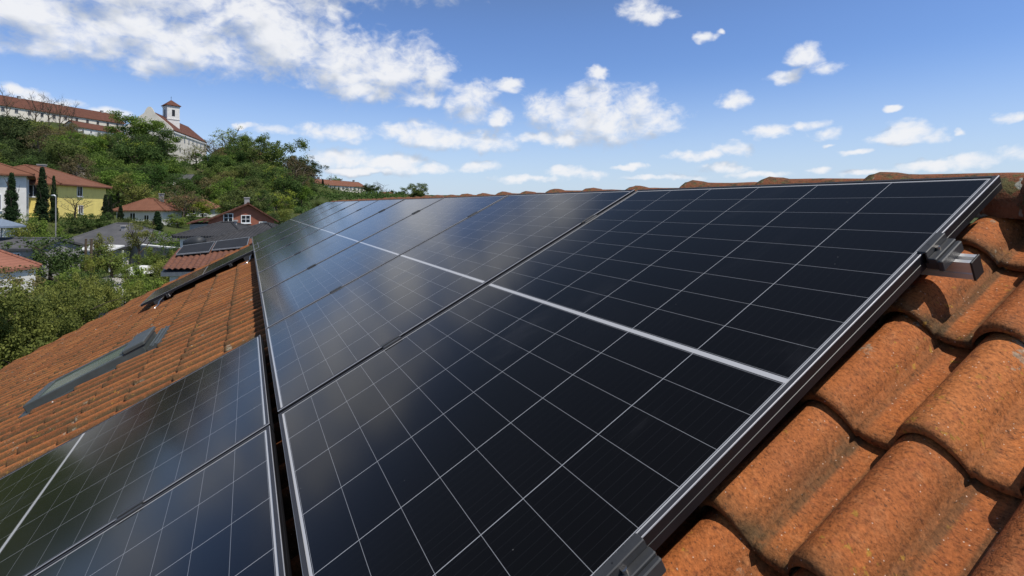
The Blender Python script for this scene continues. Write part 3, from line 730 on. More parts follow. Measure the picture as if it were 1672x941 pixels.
# two dark roofed houses just beyond our gable
d = 38; z0 = at(300, 425, d).z; zh = at(0, 383, d).z-z0
house_box('dark_roofed_bungalow', 'white bungalow with smooth black hipped roof in front of the red house', 'house', ld(lat(294, d), d, z0), camrot(1, .12), 4.2, 5.5, zh, 'hip', .78, .35, 'wallwhite', 'roofdark', [('l', 2.5, .7, 1., 1.)], [(2.9, 2.4, zh+.3, zh+.85, .16)], inset=1.7)
d = 30; z0 = at(360, 440, d).z; zh = at(0, 393, d).z-z0
house_box('dark_tiled_house', 'house with ribbed black tiled roof just beyond the far end of the panels', 'house', ld(lat(338, d), d, z0), camrot(1, .1), 4.4, 6, zh, 'hip', .85, .4, 'wallwhite', 'roofdark', [('f', 1.2, .6, .9, .9)], inset=2.05)
# rolled dark tarpaulin standing on the bungalow's terrace
p = at(318, 403, 28); t = thing('rolled_tarpaulin', 'black bulging tarpaulin roll beside the white bungalow wall', 'tarpaulin', p)
mb = MB(); q = RGT*.45
mb.tube([-q*1.2+Vector((0, 0, -.05)), -q+Vector((0, 0, .12)), -q*.3+Vector((0, 0, .22)), q*.5+Vector((0, 0, .26)), q*1.0+Vector((0, 0, .2))], [.08, .24, .30, .31, .27], 14); mb.build('tarpaulin_roll', M['dtarp'], t, True)
mb = MB(); e = q*1.01+Vector((0, 0, .2)); mb.tube([e, e+RGT*.04], [.15, .14], 12); mb.build('roll_core', M['rubber'], t)
mb = MB(); mb.box(-.5, .5, -.4, .4, -2.6, -.10); mb.build('plinth', M['wallgrey'], t)
# annex roof with two small dark panels
pa, pb, pc, pd = at(262, 443, 19.5), at(405, 440, 19.2), at(415, 391, 26.5), at(291, 408, 24.)
t = thing('annex', 'low annex with orange tile roof and two dark solar panels, behind our gable', 'building', Vector((pa.x, pa.y, -5)))
o_ = Vector((pa.x, pa.y, -5)); ex = (pb-pa); ey = (pd-pa); nrm = ex.cross(ey).normalized()
nrm = nrm if nrm.z > 0 else -nrm; ex = ex.normalized(); eyp = nrm.cross(ex); wl = (pb-pa).length; hl = ey.dot(eyp)
skew = ey.dot(ex)/hl; sk_r = (pc-pa).dot(ex)-wl
nxx, nyy = 180, 48
def ann(a_, b_, n_=0): return pa.lerp(pb, a_).lerp(pd.lerp(pc, a_), b_)+nrm*n_
V = []
for j in range(nyy+1):
    for i in range(nxx+1):
        b_ = j/nyy; a_ = i/nxx
        course = (b_*hl % .34)/.34
        V.append(tuple(ann(a_, b_, .055*abs(math.sin(a_*wl*math.pi/.24))+.05*(1-course))-o_))
F = [(j*(nxx+1)+i, j*(nxx+1)+i+1, (j+1)*(nxx+1)+i+1, (j+1)*(nxx+1)+i) for j in range(nyy) for i in range(nxx)]
me = np_mesh('roof', np.array(V), np.array(F), M['annexroof'], None, False); link('roof', me, t)
mb = MB(); c0, c1, c2, c3 = [q-o_-nrm*.06 for q in (pa, pb, pc, pd)]
mb.slab([c0, c1, c2, c3], .14); mb.build('fascia', M['greyframe'], t)
mb = MB(); ins = (c2-c0)*.012
b0, b1, b2, b3 = c0+eyp*.2+ex*.2, c1+eyp*.2, c2-eyp*.2, c3-eyp*.2+ex*.25
mb.add([(q.x, q.y, 0) for q in (b0, b1, b2, b3)]+[(q.x, q.y, q.z-.15) for q in (b0, b1, b2, b3)], [(0,1,5,4),(1,2,6,5),(2,3,7,6),(3,0,4,7),(4,5,6,7)]); mb.build('wall', M['wallwhite'], t)
# small panels on the annex
fr_ = [(.07, .47, .50, .97), (.49, .94, .56, .97)]
mcell = simple('matt_cells', (.02, .021, .024), .75, 0, .2, 3, 0, .2)
for k, (a0, a1, b0, b1) in enumerate(fr_):
    og = ann(a0, b0, .15)
    t2 = thing('dark_solar_panel', ('matt dark panel at the left end of the annex roof', 'matt dark panel at the right end of the annex roof')[k], 'solar panel', og, group='small panels on the annex roof')
    def pb_(mb, a, b, c, e, n0, n1):
        V = [tuple(ann(a0+(a1-a0)*x, b0+(b1-b0)*y, .15+z)-og) for z in (n0, n1) for y in (c, e) for x in (a, b)]
        mb.add(V, [(0,2,3,1),(4,5,7,6),(0,1,5,4),(2,6,7,3),(0,4,6,2),(1,3,7,5)])
    mb = MB(); pb_(mb, .015, .985, .03, .97, 0, .035); mb.build('laminate', mcell, t2)
    mb = MB()
    for q in ((0, 1, 0, .03), (0, 1, .97, 1), (0, .015, .03, .97), (.985, 1, .03, .97)): pb_(mb, *q, -.005, .042)
    mb.build('frame', M['greyframe'], t2)
    for q in (.2, .7):
        mb = MB(); pb_(mb, q, q+.02, .06, .94, -.11, -.006); mb.build('support', M['rail'], t2)

# grey bungalow in the middle of the gardens
d = 47; z0 = at(110, 425, d).z; zh = at(0, 400, d).z-z0
house_box('grey_bungalow', 'flat spread grey roofed bungalow behind the garden shrubs', 'house', ld(lat(90, d), d, z0), camrot(1, .1), 6.0, 9, zh, 'hip', 1.75, .5, 'wallwhite', 'roofgrey', [('f', 2, .5, 1.2, .9), ('f', 4.2, .5, 1.2, .9)], [(4, 3, zh+.8, zh+1.5, .35)], inset=2.4)
d = 38; z0 = at(0, 428, d).z; zh = at(0, 409, d).z-z0
house_box('grey_shed', 'low shed with flat dark grey roof at the left edge', 'shed', ld(lat(-40, d), d, z0), camrot(1, .02), 4.3, 4, zh, 'gable', .55, .2, 'wallgrey', 'roofgrey', [('f', 3, .3, .5, .35)], ridge_axis='x')
d = 31; z0 = at(0, 445, d).z; zh = at(0, 438, d).z-z0
house_box('salmon_roofed_hut', 'small hut with salmon pink tiled roof at the left edge', 'shed', ld(lat(-118, d), d, z0), camrot(1, .02), 4.0, 2.6, zh, 'hip', 1.0, .2, 'wallwhite', 'roofsalmon', [('f', 2.3, .05, .3, .2)], inset=1.3)
# parasol
p = ld(lat(2, 40), 40); zt = at(2, 357, 40).z; t = thing('parasol', 'blue grey garden parasol by the white house', 'parasol', p)
mb = MB(); hh = zt-p.z; mb.tube([(0, 0, 0), (0, 0, hh+.1)], .035, 8); mb.build('pole', M['greyframe'], t)
mb = MB(); n = 8; ring = [(1.45*math.cos(a), 1.45*math.sin(a), hh-.55) for a in np.arange(n)*2*math.pi/n]; ring2 = [(x, y, z-.14) for x, y, z in ring]
mb.add([(0, 0, hh)]+ring+ring2, [(0, 1+i, 1+(i+1) % n) for i in range(n)]+[(1+i, 9+i, 9+(i+1) % n, 1+(i+1) % n) for i in range(n)]); mb.build('canopy', M['parasol'], t)
# lamp post
p = ld(lat(91, 50), 50); p.z = at(0, 386, 50).z; t = thing('lamp_post', 'grey street lamp post in front of the yellow house', 'lamp post', p)
hh = at(0, 321, 50).z-p.z
mb = MB(); mb.tube([(0, 0, -.5), (0, 0, hh*.5), (0, 0, hh)], [.055, .045, .035], 10); mb.build('pole', M['wallgrey'], t)
mb = MB(); q = -RGT*.42; mb.tube([(0, 0, hh), tuple(q*.35+Vector((0, 0, .12))+Vector((0, 0, hh))), tuple(q+Vector((0, 0, hh+.10)))], [.05, .07, .045], 8); mb.build('lamp_head', M['winframe'], t, True)
# wooden posts
for k, (x, yt, yb) in enumerate(((140, 391, 420), (149, 391, 420))):
    p = at(x, yb, 42); t = thing('wooden_post', ('left wooden garden post of the pair before the pergola wall', 'right wooden garden post of the pair before the pergola wall')[k], 'post', p, group='pair of wooden posts in the garden')
    hh = (yb-yt)/FOC*42
    mb = MB(); mb.tube([(0, 0, -1.5), (0, 0, hh*.6), (.02, 0, hh)], [.10, .09, .08], 8); mb.build('post_shaft', M['wood'], t)
    mb = MB(); mb.tube([(.02, 0, hh), (.02, 0, hh+.05)], [.10, .07], 8); mb.build('post_cap', M['wood'], t)
# low white garden pavilion behind the posts
p = at(125, 428, 44); t = thing('garden_pavilion', 'low white garden shelter behind the two wooden posts', 'shelter', p, (0, 0, camrot(1, .1)))
mb = MB(); mb.slab([(0, 0, 1.05), (2.6, 0, .95), (2.6, 2, 1.25), (0, 2, 1.35)], .12); mb.build('roof', M['tarp'], t)
for x, y in ((.1, .1), (2.5, .1), (.1, 1.9), (2.5, 1.9)):
    mb = MB(); mb.box(x-.05, x+.05, y-.05, y+.05, -1.5, .8); mb.build('post', M['winframe'], t)
# white covered mound (pool cover) and grey curved garden wall
p = at(228, 441, 41); t = tag(link('pool_cover', None), None)
COL.objects.unlink(t); bpy.data.objects.remove(t)
V = []; n, m_ = 26, 9
for j in range(m_):
    for i in range(n):
        a = 2*math.pi*i/n; s = math.cos(j/(m_-1)*math.pi/2); z = .62*math.sin(j/(m_-1)*math.pi/2)
        V.append(tuple(RGT*(1.35*s*math.cos(a)*(1+.06*math.sin(3*a)))+FWD*(1.5*s*math.sin(a))+Vector((0, 0, z*(1+.05*math.sin(5*a))-.3+.10*s*math.cos(a)))))
F = [(j*n+i, j*n+(i+1) % n, (j+1)*n+(i+1) % n, (j+1)*n+i) for j in range(m_-1) for i in range(n)]
o = link('tarpaulin_mound', np_mesh('tarpaulin_mound', np.array(V), np.array(F), M['tarp'], smooth=True), None, p); tag(o, 'white tarpaulin covered mound in the middle of the gardens', 'tarpaulin')
mb = MB(); pts = [at(x, y, dd) for x, y, dd in ((188, 398, 50), (205, 402, 49), (232, 406, 47), (262, 409, 46), (305, 413, 45))]
w0 = thing('garden_wall', 'low curved grey garden wall with pale coping left of the black roofs', 'wall', pts[0])
for a, b in zip(pts, pts[1:]):
    a, b = a-pts[0], b-pts[0]; s = (b-a).normalized(); nn_ = Vector((-s.y, s.x, 0))*.15
    mb.add([tuple(q+z) for z in (Vector((0, 0, -1.6)), Vector((0, 0, .25))) for q in (a-nn_, b-nn_, b+nn_, a+nn_)], [(0,1,5,4),(1,2,6,5),(2,3,7,6),(3,0,4,7),(4,5,6,7)])
mb.build('wall_body', M['wallgrey'], w0)
mb = MB()
for a, b in zip(pts, pts[1:]):
    a, b = a-pts[0], b-pts[0]; s = (b-a).normalized(); nn_ = Vector((-s.y, s.x, 0))*.24
    mb.add([tuple(q+z) for z in (Vector((0, 0, .254)), Vector((0, 0, .38))) for q in (a-nn_, b-nn_, b+nn_, a+nn_)], [(0,1,5,4),(1,2,6,5),(2,3,7,6),(3,0,4,7),(4,5,6,7)])
mb.build('coping', M['tarp'], w0)
# parked car under the eaves
p = at(166, 512, 24); p.z = at(0, 498, 24).z-1.42; t = thing('parked_car', 'dark parked car half hidden behind the roof edge', 'car', p, (0, 0, camrot(1, .25)))
def carsec(x, zs, ws): return [(x, -w_, z) for z, w_ in zip(zs, ws)]+[(x, w_, z) for z, w_ in zip(zs[::-1], ws[::-1])]
secs = [(-2.1, (.35, .55, .75), (.7, .8, .72)), (-1.9, (.22, .6, .9), (.82, .88, .76)), (-.9, (.2, .65, .98), (.86, .9, .78)), (1.0, (.2, .65, .98), (.86, .9, .78)), (1.9, (.22, .6, .85), (.82, .88, .74)), (2.1, (.35, .5, .68), (.7, .8, .7))]
V = sum([carsec(*s) for s in secs], []); F = [(i*6+k, i*6+(k+1) % 6, (i+1)*6+(k+1) % 6, (i+1)*6+k) for i in range(5) for k in range(6)]+[tuple(range(5, -1, -1)), tuple(range(30, 36))]
mb = MB(); mb.add(V, F); mb.build('body', M['carpaint'], t, True)
mb = MB(); mb.add([(-1.5, -.74, .975), (1.1, -.74, .975), (.55, -.6, 1.38), (-1.1, -.6, 1.38), (-1.5, .74, .975), (1.1, .74, .975), (.55, .6, 1.38), (-1.1, .6, 1.38)], [(0,1,2,3),(5,4,7,6),(1,5,6,2),(4,0,3,7)]); mb.build('windows', M['pane'], t)
mb = MB(); mb.slab([(-1.1, -.6, 1.43), (.55, -.6, 1.43), (.55, .6, 1.43), (-1.1, .6, 1.43)], .05); mb.build('car_roof', M['carpaint'], t)
for x in (-1.3, 1.3):
    for y in (-.78, .62):
        mb = MB(); mb.tube([(x, y, .32), (x, y+.18, .32)], .32, 16); mb.build('wheel', M['rubber'], t)
# garden path
pp = [at(x, 0, dd) for x, dd in ((150, 20), (190, 28), (165, 36), (230, 46))]
mb = MB(); V = []
for i, q in enumerate(pp):
    s = (pp[min(i+1, 3)]-pp[max(i-1, 0)]).normalized(); n_ = Vector((-s.y, s.x, 0)).normalized()*1.1
    for e in (-n_, n_):
        w_ = q+e; dl = (w_-CAM); V.append((w_.x, w_.y, float(hgt(dl.dot(RGT), dl.dot(FWD)))+.06))
mb.add(V, [(2*i, 2*i+1, 2*i+3, 2*i+2) for i in range(3)]); o = mb.build('path', M['paving']); tag(o, 'pale paved garden path between shrubs', None, None, 'structure')

# ------------------------------------------------------------------ church, convent, terrace row
def facade_wins(y_list, z_list, w, h, face): return [(face, a, z, w, h, (1, 1), 'wallgrey') for a in y_list for z in z_list]
c0 = (lat(281, 230), 230.); dirv = Vector((-13., 48.)).normalized()
zb = 16.; zh = at(0, 211, 230).z-zb
t = house_box('hilltop_church', 'white church with brown roof and curved gable on the hill', 'church', ld(*c0, zb), camrot(dirv.x, dirv.y), 50, 17, zh, 'gable', 7.6, .5, 'hillwall', 'roofbrown',
          [('f', x, z, 1.3, 2.2, (0, 1), 'wallgrey') for x in range(4, 50, 6) for z in (zh-4.2,)]+[('f', x, z, 1.2, 1.8, (0, 1), 'wallgrey') for x in range(4, 50, 6) for z in (zh-9.,)]+[('l', 8.5, zh+2.2, 1.2, 1.8, (0, 1), 'wallgrey'), ('l', 6, zh-4.5, 1.3, 2.4, (0, 1), 'wallgrey'), ('l', 11, zh-4.5, 1.3, 2.4, (0, 1), 'wallgrey')], ridge_axis='x')
# curved baroque front gable, a thick screen in front of the roof end
pts = []
for s in np.linspace(-1, 1, 41):
    a = abs(s); y = 8.5+s*9.0
    z = zh+(9.2 if a < .2 else 0)*1. if False else zh+max(0, 9.4*math.sqrt(max(0, 1-(a/.30)**2)) if a < .30 else 0)
    z = max(z, zh+(1-a)**.8*8.2-.2)
    pts.append((y, z))
V = [(-.55, y, z) for y, z in pts]+[(-.55, pts[-1][0], -1), (-.55, pts[0][0], -1)]; n = len(V)
V2 = [(-.02, y, z) for _, y, z in V]
mb = MB(); mb.add(V+V2, [tuple(range(n)), tuple(range(2*n-1, n-1, -1))]+[((i+1) % n, i, n+i, n+(i+1) % n) for i in range(n)]); mb.build('front_gable', M['hillwall'], t)
mb = MB()
for z in (zh-.2, zh-6.5): mb.box(-.9, -.56, -.3, 17.3, z-.5, z)
mb.box(0, 50, -.35, -.02, zh-1.4, zh-.7); mb.build('cornice', M['wallwhite'], t)
# tower
tx, ty, tw = 16., 8.5, 5.2
zt0 = zh+2; zte = at(0, 173.5, 245).z-zb; zta = at(0, 163.5, 245).z-zb
p = at(279.5, 173, 245); pl = Matrix.Rotation(-camrot(dirv.x, dirv.y), 3, 'Z') @ (p-ld(*c0, zb)); tx, ty = pl.x, pl.y
tow = link('tower', None, t, (tx, ty, 0), (0, 0, R(38))); tow.empty_display_size = .1
h_ = tw/2
mb = MB(); mb.box(-h_, h_, -h_, h_, zt0-8, zte-.05); mb.box(-h_-.2, h_+.2, -h_-.2, h_+.2, zte-.75, zte-.45); mb.box(-h_-.2, h_+.2, -h_-.2, h_+.2, zte-6.6, zte-6.2); mb.build('tower_shaft', M['wallwhite'], tow)
mb = MB(); k = h_+.55; mb.add([(-k, -k, zte), (k, -k, zte), (k, k, zte), (-k, k, zte), (0, 0, zta), (-k, -k, zte-.2), (k, -k, zte-.2), (k, k, zte-.2), (-k, k, zte-.2)], [(0,1,4),(1,2,4),(2,3,4),(3,0,4),(0,5,6,1),(1,6,7,2),(2,7,8,3),(3,8,5,0),(8,7,6,5)]); mb.build('tower_roof', M['roofbrown'], tow)
mb = MB()
for sx, sy in ((1, 0), (-1, 0), (0, 1), (0, -1)):
    if sx: mb.box(*sorted((sx*(h_-.03), sx*(h_+.05))), -.62, .62, zte-5.0, zte-2.0)
    else: mb.box(-.62, .62, *sorted((sy*(h_-.03), sy*(h_+.05))), zte-5.0, zte-2.0)
mb.build('belfry_opening', M['blackp'], tow)
mb = MB(); mb.tube([(0, 0, zta-.2), (0, 0, zta+1.6)], .06, 6); mb.box(-.4, .4, -.05, .05, zta+.9, zta+1.05); mb.build('cross', M['blackp'], tow)
# choir end and lower annex to the right of the nave
q0 = ld(*c0, zb); ax = (RGT*dirv.x+FWD*dirv.y); ay = Vector((-ax.y, ax.x, 0))
p = ld(lat(352, 275), 275, 17); house_box('monastery_wing', 'pale wing with brown roof adjoining the church on its right', 'building', p, camrot(.75, .66), 26, 10, 11.5, 'hip', 3.4, .5, 'hillwall', 'roofbrown', [('f', x, z, 1.2, 1.9, (1, 1), 'wallgrey') for x in range(3, 25, 4) for z in (3.2, 7.6)], inset=4)
# long convent building on the left of the hill
a_ = (lat(-60, 188), 188.); b_ = (lat(203, 245), 245.); Lb = math.hypot(b_[0]-a_[0], b_[1]-a_[1]); zb = 32.5
ze = at(0, 172, 200).z-zb
house_box('convent', 'long white convent with brown tiled roof along the hilltop', 'building', ld(*a_, zb), camrot(b_[0]-a_[0], b_[1]-a_[1]), Lb, 12, ze, 'gable', 4.4, .5, 'hillwall', 'roofbrown',
          [('f', x, z, 1.1, 1.5, (1, 1), 'wallgrey') for x in np.arange(3, Lb-2, 4.4) for z in (ze-2.3,)]+[('f', x, ze-5.4, 1.1, 1.5, (1, 1), 'wallgrey') for x in np.arange(3, Lb-2, 4.4)], [(Lb*.35, 6, ze+3, ze+5.3, .9), (Lb*.62, 6, ze+3, ze+5.2, .9), (Lb*.9, 6, ze+3, ze+5.2, .9)])
a2 = (lat(128, 205), 205.); b2 = (lat(200, 226), 226.); L2 = math.hypot(b2[0]-a2[0], b2[1]-a2[1]); z2 = 27.
e2 = at(0, 213, 215).z-z2
house_box('convent_outbuilding', 'lower white outbuilding with brown lean roof beneath the convent', 'building', ld(*a2, z2), camrot(b2[0]-a2[0], b2[1]-a2[1]), L2, 7, e2, 'gable', 2.4, .4, 'wallwhite', 'roofbrown', [('f', x, e2-1.9, .9, 1.2) for x in np.arange(2, L2-1, 3.6)])
# far terraced row right of the hill
a_ = (lat(520, 282), 282.); b_ = (lat(598, 330), 330.); Lb = math.hypot(b_[0]-a_[0], b_[1]-a_[1]); zb = 3.4; ze = at(0, 303, 300).z-zb
house_box('terraced_row', 'long pale terrace of houses with orange brown roof, beyond the ridge', 'building', ld(*a_, zb), camrot(b_[0]-a_[0], b_[1]-a_[1]), Lb, 11, ze, 'gable', 3.0, .5, 'hillwall', 'roofred',
          [('f', x, z, 1.5, 1.7, (1, 0), 'wallgrey') for x in np.arange(2.5, Lb-2, 4.2) for z in (ze-2.3, ze-5.0)], [(x, 5.5, ze+2, ze+4.2, 1.1) for x in (8, 19, 30, 44)])
p = ld(lat(622, 330), 330, 2.); house_box('distant_house', 'small distant white house with pinkish roof seen over the ridge', 'house', p, camrot(1, .5), 8, 7, at(0, 318, 330).z-2, 'gable', 1.6, .4, 'wallwhite', 'roofsalmon', [('f', x, 3, 1, 1.2) for x in (2, 4.2, 6.2)])
p = ld(lat(250, 150), 150); house_box('hillside_cottage', 'tiny grey cottage half buried in trees on the hillside below the church', 'house', ld(lat(272, 150), 150, at(0, 304, 150).z), camrot(1, .2), 6, 5, 2.0, 'gable', 1.3, .3, 'wallcream', 'roofgrey', [('f', 1.5, .5, .8, .9), ('f', 4, .5, .8, .9)])
# rock outcrops above the yellow house
def rock(x, y, d, wpx, hpx, lab, seed):
    r = np.random.default_rng(seed); n = 12; V = []; m_ = 7; w = wpx/FOC*d/2; h = hpx/FOC*d
    for j in range(m_):
        for i in range(n):
            a = 2*math.pi*i/n; s = math.cos(j/(m_-1)*1.45)*(1+.18*r.normal()); z = h*math.sin(j/(m_-1)*1.5)
            V.append((w*s*math.cos(a), w*s*math.sin(a), z+.08*h*r.normal()-.6))
    F = [(j*n+i, j*n+(i+1) % n, (j+1)*n+(i+1) % n, (j+1)*n+i) for j in range(m_-1) for i in range(n)]
    o = link('rock', np_mesh('rock', np.array(V), np.array(F), M['rock']), None, at(x, y, d)); tag(o, lab, 'rock', 'rock outcrops on the hillside')
rock(127, 287, 95, 22, 22, 'large grey brown rock outcrop above the yellow roof', 1)
rock(160, 292, 98, 9, 10, 'small rock right of the big outcrop above the yellow roof', 2)
rock(180, 232, 170, 26, 12, 'pale rock ledge on the hillside under the outbuilding', 3)

# ------------------------------------------------------------------ placed trees and shrubs
G1 = 'tall trees along the hill crest'
for a in (('crest', 233, 190, 188, 74, 'broad tall tree in front of the church facade'), ('crestdark', 222, 236, 182, 56, 'dark tall tree left of the church, below its gable'), ('crestdark', 262, 250, 184, 46, 'dark tree right below the church front'),
          ('sparse', 321, 236, 222, 34, 'thin half bare tree against the white church wall'), ('sparse', 303, 254, 224, 26, 'small thin tree at the foot of the church wall'), ('bare', 349, 226, 228, 36, 'bare tree just right of the church roof end'), ('sparse', 374, 207, 232, 46, 'tall airy tree with open crown right of the church'),
          ('crest', 401, 218, 226, 46, 'rounded yellow green tree on the crest between two airy trees'), ('crest', 447, 223, 205, 74, 'large spreading tree standing highest on the right of the crest'), ('sparse', 426, 236, 214, 40, 'thin crowned tree left of the large spreading tree'), ('crestdark', 500, 256, 218, 42, 'round dark tree at the right end of the hill crest'),
          ('crestbrown', 428, 262, 190, 48, 'brown budding tree under the large spreading tree'), ('crestbrown', 462, 276, 185, 46, 'reddish brown tree on the right shoulder of the hill'), ('crestdark', 483, 282, 190, 34, 'dark tree between the brown tree and the round dark tree'), ('crestdark', 388, 248, 215, 40, 'dark tree under the airy tree on the crest'), ('crestdark', 350, 250, 220, 40, 'dark tree before the monastery wing'), ('crestdark', 414, 268, 205, 40, 'dark green tree low between the crest trees')):
    plant_px(a[0], a[1], a[2], a[3], a[4]*1.18, a[5], 'tree', G1, None if a[1] < 360 else min(322, a[2]+a[4]*1.25))
for x, yt, d, w, lab in ((12, 143, 182, 26, 'bare tree at the far left before the convent roof'), (58, 151, 188, 34, 'wide bare tree before the convent roof, second from left'), (80, 153, 192, 28, 'bare tree before the middle of the convent'), (97, 157, 194, 26, 'bare tree with twin crown before the convent, right of the middle one'), (116, 165, 200, 24, 'smallest bare tree near the right end of the convent')):
    plant_px('bare', x, yt, d, w, lab, 'tree', 'bare trees in front of the convent')
plant_px('crest', 683, 299, 200, 42, 'rounded green tree showing above the ridge', 'tree', 'trees seen over the ridge', 336)
plant_px('crestdark', 605, 300, 245, 34, 'dark tree just right of the terraced row', 'tree', 'trees seen over the ridge')
plant_px('bare', 622, 297, 270, 26, 'bare grey tree beside the distant white house', 'tree', 'trees seen over the ridge')
plant_px('crestdark', 655, 310, 230, 26, 'low dark tree left of the rounded green tree over the ridge', 'tree', 'trees seen over the ridge', 336)
plant_px('tall', 548, 287, 345, 24, 'tree top rising behind the terraced roof', 'tree', 'trees seen over the ridge')
for k, x in enumerate(range(500, 604, 8)):
    plant_px(('shrubdark', 'shrub', 'shrub')[k % 3], x, 312+.09*(x-500)+random.uniform(-3, 3), 236+random.uniform(-8, 8), random.uniform(14, 22), 'low shrub in the row beneath the terraced houses', 'shrub', 'shrubs beneath the terraced houses', 340)
plant_px('cypress', 527, 292, 262, 9, 'slim conifer in front of the terraced row', 'tree')
plant_px('brown', 300, 305, 82, 66, 'brown budding tree beside the bungalow, left of the red house', 'tree')
plant_px('fresh', 330, 322, 86, 40, 'yellow green tree just left of the red house', 'tree')
plant_px('brown', 340, 290, 120, 50, 'pale brown tree behind the red house', 'tree')
for x, yt, yb, d, w, lab in ((19, 282, 356, 49, 23, 'broad dark cypress before the white house'), (69, 273, 356, 54, 24, 'tallest cypress, between the white and yellow houses'), (88, 287, 356, 57, 13, 'narrow cypress against the yellow wall'), (172, 318, 360, 62, 14, 'left cypress of the two touching at the yellow house corner'), (180, 320, 360, 64, 12, 'right cypress of the two touching at the yellow house corner'), (197, 335, 362, 66, 13, 'short cypress before the white bungalow'), (257, 345, 388, 60, 24, 'stout rounded conifer right of the bungalow')):
    plant_px('cypress', x, yt, d, w, lab, 'cypress', 'cypresses around the houses', yb+6)
plant_px('bare', 122, 318, 56, 50, 'bare leafless tree before the yellow wall', 'tree', None, 356)
plant_px('slender', 228, 362, 44, 44, 'young tree with slim trunk in the middle garden', 'tree', None, 445)
G2 = 'shrubs in the gardens'
for kind, x, yt, d, w, lab in (('shrubdark', 82, 390, 36, 96, 'large dark green shrub before the grey bungalow'), ('shrub', 182, 402, 40, 66, 'round mid green shrub right of the two posts'), ('shrub', 225, 438, 27, 66, 'dense hedge like shrub beside the annex wall'), ('shrublight', 205, 455, 24, 44, 'yellow green shrub right above our roof edge'),
        ('shrubdark', 150, 445, 30, 60, 'dark shrub behind the big bush'), ('shrublight', 262, 425, 33, 40, 'small light shrub left of the annex'), ('shrub', 110, 432, 30, 60, 'mid green shrub touching the big bush'), ('shrubdark', 175, 462, 27, 42, 'dark low shrub above the parked car'),
        ('shrubdark', 280, 400, 42, 36, 'dark clipped shrub by the white bungalow wall'), ('shrublight', 250, 388, 52, 44, 'light shrub on the slope under the brown tree'), ('shrub', 205, 378, 58, 40, 'shrub on the bank under the bungalow'), ('shrublight', 160, 384, 44, 40, 'light leafy shrub at the grey roof'), ('shrub', 65, 360, 48, 40, 'shrub beneath the tall cypress'), ('shrublight', 30, 362, 46, 44, 'light shrub on the bank before the white house'), ('shrub', 105, 372, 49, 30, 'shrub at the foot of the lamp post'),
        ('shrub', 290, 350, 68, 40, 'mid green shrub left of the red house'), ('shrublight', 235, 362, 66, 36, 'light shrub before the bungalow windows'), ('shrubdark', 440, 350, 70, 50, 'dark shrub right of the red house'), ('shrublight', 455, 340, 85, 46, 'light shrub above the far end of the panels'), ('shrublight', 148, 415, 38, 30, 'thin light shrub before the white shelter'), ('shrub', 205, 428, 36, 30, 'small shrub left of the white mound'), ('shrub', 262, 408, 44, 34, 'shrub right of the white mound'), ('shrublight', 286, 412, 40, 44, 'light shrub before the grey garden wall'), ('shrub', 243, 404, 43, 38, 'shrub hiding the middle of the grey garden wall')):
    plant_px(kind, x, yt, d, w, lab, 'shrub', G2)
plant_px('bigbush', 22, 462, 15, 225, 'big leafy green bush at the left edge above the roof', 'bush')
plant_px('bigbushlight', 122, 448, 19.5, 112, 'tall yellow green bush behind the big leafy bush', 'bush')
# hedges: one clipped leafy body each
def hedge(name, x0, x1, yt, yb, d0, d1, thick, mat, lab, leaf=.13, dens=260):
    r = np.random.default_rng(int(x0+x1)); a, b = at(x0, yb, d0), at(x1, yb, d1); h0, h1 = (yb-yt)/FOC*d0, (yb-yt)/FOC*d1
    L_ = (b-a).length; n = int(L_*dens/10); C = []; Rr = []
    s = (b-a).normalized(); nn_ = Vector((-s.y, s.x, 0)).normalized()
    for i in range(n):
        q = r.random(); p = a.lerp(b, q)-a; hh = (h0+(h1-h0)*q)*(1+.10*math.sin(q*L_*1.3)+.05*r.normal())
        p = p+nn_*(r.random()-.5)*thick+Vector((0, 0, -.4+(hh+.4)*r.random())); C.append(tuple(p)); Rr.append(.28)
    V, F, T = leaf_cloud(C, Rr, 26, leaf, r)
    o = link(name, np_mesh(name, V, F, M[mat], T), None, a); tag(o, lab, 'hedge', 'hedges between the gardens')
hedge('hedge', 95, 185, 350, 366, 54, 60, 1.2, 'leafdark', 'long clipped dark hedge under the yellow house')
hedge('hedge', 186, 250, 358, 374, 60, 64, 1.2, 'leafmid', 'green hedge in front of the white bungalow')
hedge('hedge', -20, 70, 440, 472, 26, 27, 1.0, 'leafbrown', 'brownish beech hedge at the left edge behind the big bush', .11)
hedge('hedge', 245, 292, 380, 400, 50, 50, 1.0, 'leafmid', 'tall clipped hedge left of the black roofed bungalow')
hedge('hedge', -10, 60, 350, 366, 50, 52, 1.2, 'leafmid', 'hedge along the bank before the white house')

